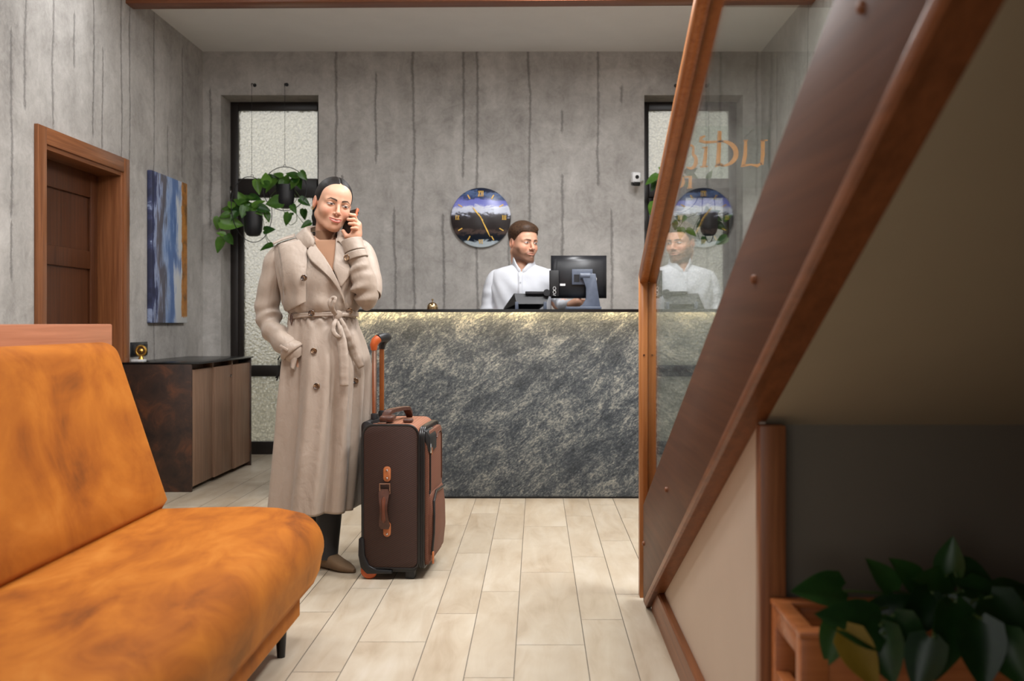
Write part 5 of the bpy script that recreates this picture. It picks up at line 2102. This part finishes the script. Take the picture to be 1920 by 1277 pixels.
for px, py, off in ((570, 521, .026), (584, 587, .012), (588.5, 658, .006), (594, 724, .006), (655.5, 583, .006), (666.5, 714, .006)):
    button(px, py, off)
# shoulder strap
sheet('epaulette', [[W(512, 458, -.055), W(530, 450, -.05), W(552, 444, -.04)], [W(512, 455, .0), W(530, 446.5, .0), W(553, 439, .0)], [W(513, 456, .045), W(531, 447.5, .045), W(553, 440, .04)]], M['trench'], coat, .004)


def sleeve(name, path, seed, wr, parent, n=80, m=44, mat_='trench'):
    """path rows: px, py, depth, half width px, half depth m; wr: list of (position, count, amplitude)"""
    q = spline(path, n)
    r = random.Random(seed)
    ph = [r.uniform(0, 6.28) for _ in range(8)]
    rings = []
    pts = [W(a[0], a[1], a[2]) for a in q]
    prev = None
    for i, a in enumerate(q):
        t0 = (pts[min(i + 1, n)] - pts[max(i - 1, 0)]).normalized()
        side = Vector((0, 1, 0)).cross(t0)
        if side.length < .05:
            side = prev
        side.normalize()
        if prev is not None and side.dot(prev) < 0:
            side = -side
        prev = side
        dep = t0.cross(side).normalized()
        hw, hd = a[3] * DW / F, a[4]
        u = i / n
        ring = []
        for k in range(m):
            th_ = 2 * PI * k / m
            off = 0
            for (c0, wd_, A, fr_) in wr:
                env = math.exp(-((u - c0) / wd_) ** 2)
                off += A * env * (math.sin(fr_ * u * 40 + 1.6 * math.sin(th_ + ph[0]) + ph[1]) * (.55 + .45 * math.cos(th_ - ph[2])) + .5 * math.sin(fr_ * u * 63 - 2.2 * math.cos(th_ + ph[3]) + ph[4]) * (.5 + .5 * math.sin(th_ + ph[5])))
            off += .0025 * math.sin(2 * th_ + 9 * u + ph[6])
            ring.append(pts[i] + side * (hw + off) * math.cos(th_) + dep * (hd + off) * math.sin(th_))
        rings.append(ring)
    o = MB().loft(rings, cap=False).build(name, M[mat_], parent)
    s = o.modifiers.new('cloth', 'SOLIDIFY')
    s.thickness = .003
    s.offset = -1
    return o, rings


s1, R1 = sleeve('sleeve', [(548, 470, .02, 8, .035), (528, 470, .02, 15, .055), (514, 496, .015, 18.5, .06), (508, 530, .01, 20, .058), (503, 560, .01, 22, .056), (502, 588, .005, 23.5, .055), (508, 612, -.02, 22, .052), (522, 633, -.06, 21, .048), (539, 650, -.105, 19.5, .042), (549, 660, -.122, 18, .036), (557, 671, -.118, 14, .030)],
                4, [(.60, .17, .011, 1.0), (.84, .1, .007, 1.1), (.2, .16, .006, .8)], coat)
s2, R2 = sleeve('sleeve', [(668, 462, .02, 17, .05), (680, 474, .02, 20, .056), (690, 500, -.01, 21, .056), (695, 530, -.04, 21, .054), (693, 552, -.075, 20, .05)], 8, [(.75, .2, .003, .8)], coat, 50)
s3, R3 = sleeve('sleeve', [(689, 572, -.03, 6, .02), (688, 566, -.050, 18, .042), (687.5, 552, -.075, 23.5, .050), (683, 530, -.09, 23, .050), (676, 508, -.092, 20.5, .047), (670, 488, -.09, 19, .043), (664, 468, -.085, 18.5, .041), (659.5, 450, -.08, 17.5, .039)],
                6, [(.3, .22, .009, .9), (.62, .12, .004, .9)], coat, 80)


def strap_round(name, rings, i0, i1, off, parent, mat_='trench'):
    rr_ = []
    for i in range(i0, i1 + 1):
        c0 = sum(rings[i], Vector()) / len(rings[i])
        rr_.append([p + (p - c0).normalized() * off for p in rings[i]])
    o = MB().loft(rr_, cap=False).build(name, M[mat_], parent)
    s = o.modifiers.new('cloth', 'SOLIDIFY')
    s.thickness = .004
    s.offset = 1
    return o


strap_round('cuff_strap', R1, 68, 73, .003, coat)
strap_round('cuff_strap', R3, 58, 65, .003, coat)
strap_round('cuff', R3, 66, 80, .0015, coat)
# cuff button and loop
q = sum(R3[61], Vector()) / 44
bq = W(651, 478, -.13) + Vector((.0, -.052, 0))
bq = min(R3[61], key=lambda p: (p.x * F / p.y + CX - 652) ** 2 + 400 * (p.y - 4.03) * (1 if p.y > 4.05 else 0)) + Vector((-.001, -.014, 0))
MB().lathe([(.001, .002), (.0135, .002), (.0135, -.004), (.0115, -.0055), (.009, -.0035), (.001, -.003)], bq, 22, 'Y').build('button', M['horn'], coat)
lq = sorted(R1[70], key=lambda p: p.y)[0]
Ml = Matrix.Translation(lq + Vector((-.012, -.008, .004))) @ Matrix.Rotation(math.radians(32), 4, 'Y')
MB().box((-.02, -.004, -.006), (.02, .004, .006), .003, 2, Ml).build('strap_keeper', M['trench'], coat)

# trousers and shoes
for (px, dz, pxf, dzf) in ((590, .06, 588, .08), (623, -.02, 614, -.05)):
    a, b, c_ = W(px, 0, dz), W((px + pxf) / 2, 0, dz), W(pxf, 0, dzf)
    a.z, b.z, c_.z = .62, .34, .045
    rings = []
    for row in spline([(a.x, a.y, a.z, .078), (b.x, b.y, b.z, .062), (c_.x, c_.y, c_.z, .043)], 24):
        rings.append([Vector((row[0] + row[3] * math.cos(2 * PI * k / 28), row[1] + row[3] * 1.08 * math.sin(2 * PI * k / 28), row[2])) for k in range(28)])
    MB().loft(rings, cap=True).build('trouser_leg', M['trousers'], wo)
    # pointed shoe turned towards the suitcase
    Ms = Matrix.Translation((c_.x, c_.y, 0)) @ Matrix.Rotation(math.radians(-32 if px > 600 else -58), 4, 'Z')
    rings = []
    for x, w, z0, z1 in ((-.055, .012, .012, .06), (-.045, .026, .004, .075), (-.01, .033, .003, .085), (.03, .034, .002, .072), (.07, .038, .001, .05), (.105, .036, .0, .038), (.135, .024, .0, .028), (.158, .008, .001, .017)):
        rings.append([Vector((x, w * math.copysign(abs(math.cos(t)) ** .8, math.cos(t)), (z0 + z1) / 2 + (z1 - z0) / 2 * math.copysign(abs(math.sin(t)) ** .7, math.sin(t)))) for t in [2 * PI * k / 20 for k in range(20)]])
    MB().loft(rings, M=Ms).build('shoe', M['suede'], wo)

# phone in her hand
t = thing('mobile_phone', 'black phone with an orange bumper edge held at the woman\'s cheek', 'phone', tuple(W(655, 424, -.03)))
top, bot = W(661.5, 394, .0), W(647.5, 449, -.055)
ax_ = (bot - top).normalized()
fcn = Vector((-.60, -.80, 0))                      # the back of the phone looks out past the hand
fcn = (fcn - ax_ * fcn.dot(ax_)).normalized()
sd = ax_.cross(fcn).normalized()
if sd.x < 0:
    sd = -sd
MP = Matrix((sd, fcn, ax_)).transposed().to_4x4()
MP.translation = (top + bot) / 2 + Vector((-.002, .004, 0))
MB().box((-.035, -.0045, -.073), (.035, .0045, .073), .004, 3, MP).build('body', M['black_gloss'], t)
cse = MB().box((.031, -.006, -.074), (.0375, .0065, .074), .002, 2, MP).build('bumper', M['orange'], t)
for k in range(6):
    MB().box((.0335, -.0072, -.06 + k * .021), (.0382, -.002, -.05 + k * .021), .001, 1, MP).build('bumper_slot', M['black'], cse)

# dark bag fringe hanging at her side
bp = W(531, 680, .06)
t = thing('handbag', 'black fringed bag hanging behind the woman\'s pocketed arm', 'bag', tuple(bp))
MB().box(W(536, 690, .24) - Vector((.0, .04, .0)), W(572, 640, .24) + Vector((0, .04, 0)), .02, 3).build('bag_body', M['black'], t)
for k in range(9):
    r = random.Random(k)
    p0 = W(521 + k * 1.8, 672 + r.uniform(0, 3), .05)
    p1 = W(521 + k * 1.4 + r.uniform(-3, 2), 696 + r.uniform(-3, 6), .045)
    p2 = W(519 + k * 1.5 + r.uniform(-4, 4), 708 + r.uniform(-6, 8), .04)
    MB().tube([p0, p1, p2], [.0012, .0016, .003], 6).build('fringe', M['black'], t)
MB().tube([W(521, 674, .05), W(528, 664, .14), W(545, 650, .22)], .003, 6).build('strap', M['black'], t)

# ------------------------------------------------------------------- the receptionist
DM = 6.35


def Mn(px, py, dz=0.0):
    return P(px, py, DM + dz)


ma = thing('person', 'bearded man in a white shirt standing behind the reception counter', 'person', (Mn(975, 0).x, DM, 0))
SCM = 1.09
hm = Mn(981, 455.5)
MM = Matrix.Translation(hm) @ Matrix.Rotation(math.radians(2), 4, 'Y') @ Matrix.Rotation(math.radians(36), 4, 'Z') @ Matrix.Rotation(math.radians(3), 4, 'X') @ Matrix.Scale(SCM, 4)
v, fc, col = head(True, .22, .35, .0018)
mv = xf(v, MM)
tt = sst(-.085, -.2, v[:, 2])[:, None]
nt = np.array(Mn(980, 512, .02))
nf_ = np.array(MM @ Vector((0, .033, -.2)))
mv = mv + tt * (nt - nf_) * np.array([1, 1, 0.0])
mx_ = Mn(975, 0).x
SKM = np.array(S(218, 166, 138)[:3])
prims = [('e', (mx_, 6.37, 1.24), (.17, .10, .20), .0), ('e', (mx_, 6.37, .98), (.15, .10, .18), .06), ('c', tuple(Mn(981, 505, .02)), (mx_, 6.37, 1.25), .058, .08, .05),
         ('c', (mx_ - .15, 6.38, 1.33), tuple(Mn(919, 585, .0)), .045, .038, .04), ('c', tuple(Mn(919, 585, .0)), tuple(Mn(935, 618, -.12)), .04, .03, .02),
         ('c', (mx_ + .15, 6.38, 1.33), tuple(Mn(1047, 570, -.02)), .045, .038, .04), ('c', tuple(Mn(1047, 570, -.02)), tuple(Mn(1072, 570, -.16)), .038, .03, .02),
         ('c', (mx_ - .09, 6.38, .86), (mx_ - .09, 6.38, .05), .085, .045, .04), ('c', (mx_ + .09, 6.38, .86), (mx_ + .09, 6.38, .05), .085, .045, .04)]
parts = [(mv, fc, col), limb_body(prims, (mx_ - .42, 6.05, .02), (mx_ + .46, 6.56, 1.48), .011, SKM)]
# hand reaching behind the till
hd_ = [('c', tuple(Mn(1070, 571, -.16)), tuple(Mn(1082, 568, -.18)), .028, .03, 0)]
for k in range(4):
    hd_.append(('c', tuple(Mn(1083, 562 + 3.4 * k, -.18)), tuple(Mn(1095, 563 + 3.4 * k, -.19)), .0092, .0088, .006))
    hd_.append(('c', tuple(Mn(1095, 563 + 3.4 * k, -.19)), tuple(Mn(1100, 567 + 3 * k, -.185)), .0088, .0075, .003))
hd_.append(('c', tuple(Mn(1076, 563, -.17)), tuple(Mn(1088, 557, -.19)), .0105, .0085, .006))
parts.append(limb_body(hd_, tuple(Mn(1058, 592, -.25)), tuple(Mn(1112, 545, -.12)), .0025, SKM))
hd2 = [('c', tuple(Mn(935, 618, -.12)), tuple(Mn(945, 622, -.19)), .03, .028, 0)]
for k in range(4):
    hd2.append(('c', tuple(Mn(940 + 4 * k, 622, -.19)), tuple(Mn(942 + 4 * k, 626, -.25)), .0092, .008, .006))
hd2.append(('c', tuple(Mn(950, 618, -.16)), tuple(Mn(960, 620, -.2)), .0105, .0085, .006))
parts.append(limb_body(hd2, tuple(Mn(918, 640, -.30)), tuple(Mn(975, 602, -.05)), .004, SKM))
finish_body('body', parts, ma)
v, fc = hair(True, .0022)
npmesh('hair', xf(v, MM), fc, M['hair_brown'], ma)

rows = [(490, 963, 999, .062, .025), (497, 957, 1006, .075, .025), (503, 937, 1024, .095, .02), (510, 922, 1037, .108, .015), (525, 917, 1040, .120, .01), (545, 919, 1038, .126, 0), (575, 922, 1034, .122, 0), (620, 925, 1030, .115, 0), (680, 922, 1034, .118, 0)]
rings = []
for py, L, R, dp, ds in spline(rows, 70):
    c0 = Mn((L + R) / 2, py, ds)
    w = (R - L) / 2 * DM / F
    ring = []
    for k in range(96):
        a = 2 * PI * k / 96
        ca, sa = math.cos(a), math.sin(a)
        e = 2 / 2.4
        off = .004 * math.sin(5 * a + .05 * py) * math.sin(py * .07) + .003 * math.sin(11 * a + py * .12)
        off *= min(1, max(0, (py - 505) / 30))
        ring.append(c0 + Vector((w * math.copysign(abs(ca) ** e, ca) + off * ca, -dp * math.copysign(abs(sa) ** e, sa) - off * sa, 0)))
    rings.append(ring)
mb = MB().loft(rings, cap=False)
CB2v, CB2f = list(mb.v), list(mb.f)
open_neck(mb, (977, 511), 964, 996, 486, 6.36)
shirt = mb.build('shirt', M['shirt'], ma)
s_ = shirt.modifiers.new('cloth', 'SOLIDIFY')
s_.thickness = .002
s_.offset = -1
CBM = BVHTree.FromPolygons(CB2v, CB2f)


def on_shirt(px, py, off):
    d = Vector(((px - CX) / F, 1, -(py - CY) / F)).normalized()
    hit = CBM.ray_cast(eye0, d)
    return (hit[0] if hit[0] is not None else Mn(px, py, -.1)) - d * off


W_old, DW_old = W, DW
DW = DM
W = Mn
sleeve('sleeve', [(948, 522, .015, 7, .03), (931, 518, .01, 13, .058), (920, 540, .005, 14.5, .06), (917, 565, .0, 14.5, .056), (916, 590, -.01, 14, .052), (925, 610, -.07, 12, .045), (936, 619, -.13, 10, .038)], 12, [(.6, .25, .004, .9)], shirt, 60, 40, 'shirt')
sleeve('sleeve', [(1012, 522, .015, 7, .03), (1030, 517, .01, 13, .056), (1041, 535, .0, 14, .057), (1047, 558, -.02, 13.5, .052), (1054, 571, -.06, 11.5, .045), (1066, 571, -.13, 9.5, .036), (1074, 570, -.16, 8.5, .032)], 14, [(.6, .25, .005, 1)], shirt, 60, 40, 'shirt')
W, DW = W_old, DW_old
# shirt collar: two wings
sheet('collar', [
    [Mn(977, 511, -.095), Mn(970, 508, -.09), Mn(963, 501, -.05), Mn(961, 494, .03), Mn(975, 488, .09)],
    [Mn(976, 505, -.093), Mn(969, 499, -.085), Mn(963, 490, -.045), Mn(962, 485, .03), Mn(976, 481, .085)],
    [Mn(974, 504, -.08), Mn(968, 494, -.07), Mn(963, 483, -.035), Mn(964, 480, .02), Mn(978, 477, .07)],
    [Mn(975, 508, -.07), Mn(969, 498, -.055), Mn(966, 488, -.03), Mn(966, 484, .02), Mn(979, 481, .06)]], M['shirt'], shirt)
sheet('collar', [
    [Mn(979, 511, -.095), Mn(988, 508, -.09), Mn(999, 501, -.06), Mn(1003, 494, .02), Mn(988, 488, .09)],
    [Mn(981, 505, -.093), Mn(989, 500, -.085), Mn(998, 491, -.055), Mn(1001, 487, .02), Mn(987, 481, .085)],
    [Mn(983, 503, -.08), Mn(990, 495, -.07), Mn(997, 486, -.045), Mn(999, 482, .02), Mn(986, 477, .07)],
    [Mn(982, 507, -.07), Mn(989, 498, -.055), Mn(995, 489, -.035), Mn(997, 485, .02), Mn(985, 481, .06)]], M['shirt'], shirt)
pv, pf = [], []
for j in range(13):
    py = 510 + j * 9
    for s in (-1, 1):
        pv.append(on_shirt(975.5 + s * 4.2, py, .0045))
for j in range(12):
    pf.append((2 * j, 2 * j + 1, 2 * j + 3, 2 * j + 2))
o = mesh('placket', pv, pf, M['shirt'], shirt)
s_ = o.modifiers.new('cloth', 'SOLIDIFY')
s_.thickness = .002
for py in (530, 552, 574):
    q = on_shirt(975.5, py, .007)
    MB().lathe([(.001, .001), (.0052, .001), (.0052, -.0015), (.001, -.001)], q, 14, 'Y').build('button', plain('shirt_button', S(190, 192, 200), .3), shirt)
for s in (-1, 1):
    MB().loft([[Vector((mx_ + s * .09 + r_ * math.cos(2 * PI * k / 24), 6.38 + r_ * math.sin(2 * PI * k / 24), z)) for k in range(24)] for z, r_ in ((.95, .11), (.86, .1), (.5, .07), (.05, .055))]).build('trouser_leg', M['shirt_trousers'], ma)
    MB().box((mx_ + s * .09 - .045, 6.24, 0), (mx_ + s * .09 + .045, 6.46, .08), .025, 3).build('shoe', M['leather'], ma)
# =================================================================== light, camera, view
def area(name, loc, rot, sx, sy, power, color=(1, 1, 1)):
    l = bpy.data.lights.new(name, 'AREA')
    l.shape = 'RECTANGLE'
    l.size, l.size_y = sx, sy
    l.energy = power
    l.color = color
    o = bpy.data.objects.new(name, l)
    o.location = loc
    o.rotation_euler = rot
    COL.objects.link(o)
    return o


# daylight through the glazed entrance front behind the viewer
area('entrance_daylight', (-1.15, -2.7, 1.6), (math.radians(90), 0, 0), 2.8, 2.9, 36, (1.0, 1.0, 1.0))
# recessed ceiling lamps
for (x, y, e) in ((-.6, 2.5, 26), (.1, 3.0, 30), (-1.5, 3.4, 18), (.95, 3.5, 62), (.85, 4.9, 30), (.2, 5.7, 24), (-2.05, 5.2, 10)):
    area('ceiling_lamp', (x, y, H - .01), (0, 0, 0), .45, .45, e, (.985, .99, 1.0))

w = bpy.data.worlds.new('sky')
SC.world = w
w.use_nodes = True
nt_ = w.node_tree
bg = nt_.nodes['Background']
bg.inputs[0].default_value = (1.0, .99, .95, 1)
bg.inputs[1].default_value = 2.1

cam = bpy.data.cameras.new('camera')
co = bpy.data.objects.new('camera', cam)
COL.objects.link(co)
co.location = (0, 0, EYE)
co.rotation_euler = (math.radians(90), 0, 0)
cam.sensor_width = 36
cam.lens = F / 1920 * 36
cam.shift_x = -(CX - 960) / 1920
cam.shift_y = -(638.5 - CY) / 1920
cam.clip_start = .05
cam.dof.use_dof = True
cam.dof.focus_distance = 4.3
cam.dof.aperture_fstop = 3.2
SC.camera = co
vs = SC.view_settings
vs.view_transform = 'Standard'
vs.look = 'None'
vs.gamma = 1
vs.exposure = 0.22
try:
    vs.use_curve_mapping = False
except Exception:
    pass
SC.cycles.use_denoising = True
SC.cycles.max_bounces = 8
SC.cycles.transparent_max_bounces = 12
SC.cycles.caustics_reflective = False
SC.cycles.caustics_refractive = False
SC.cycles.sample_clamp_indirect = 6
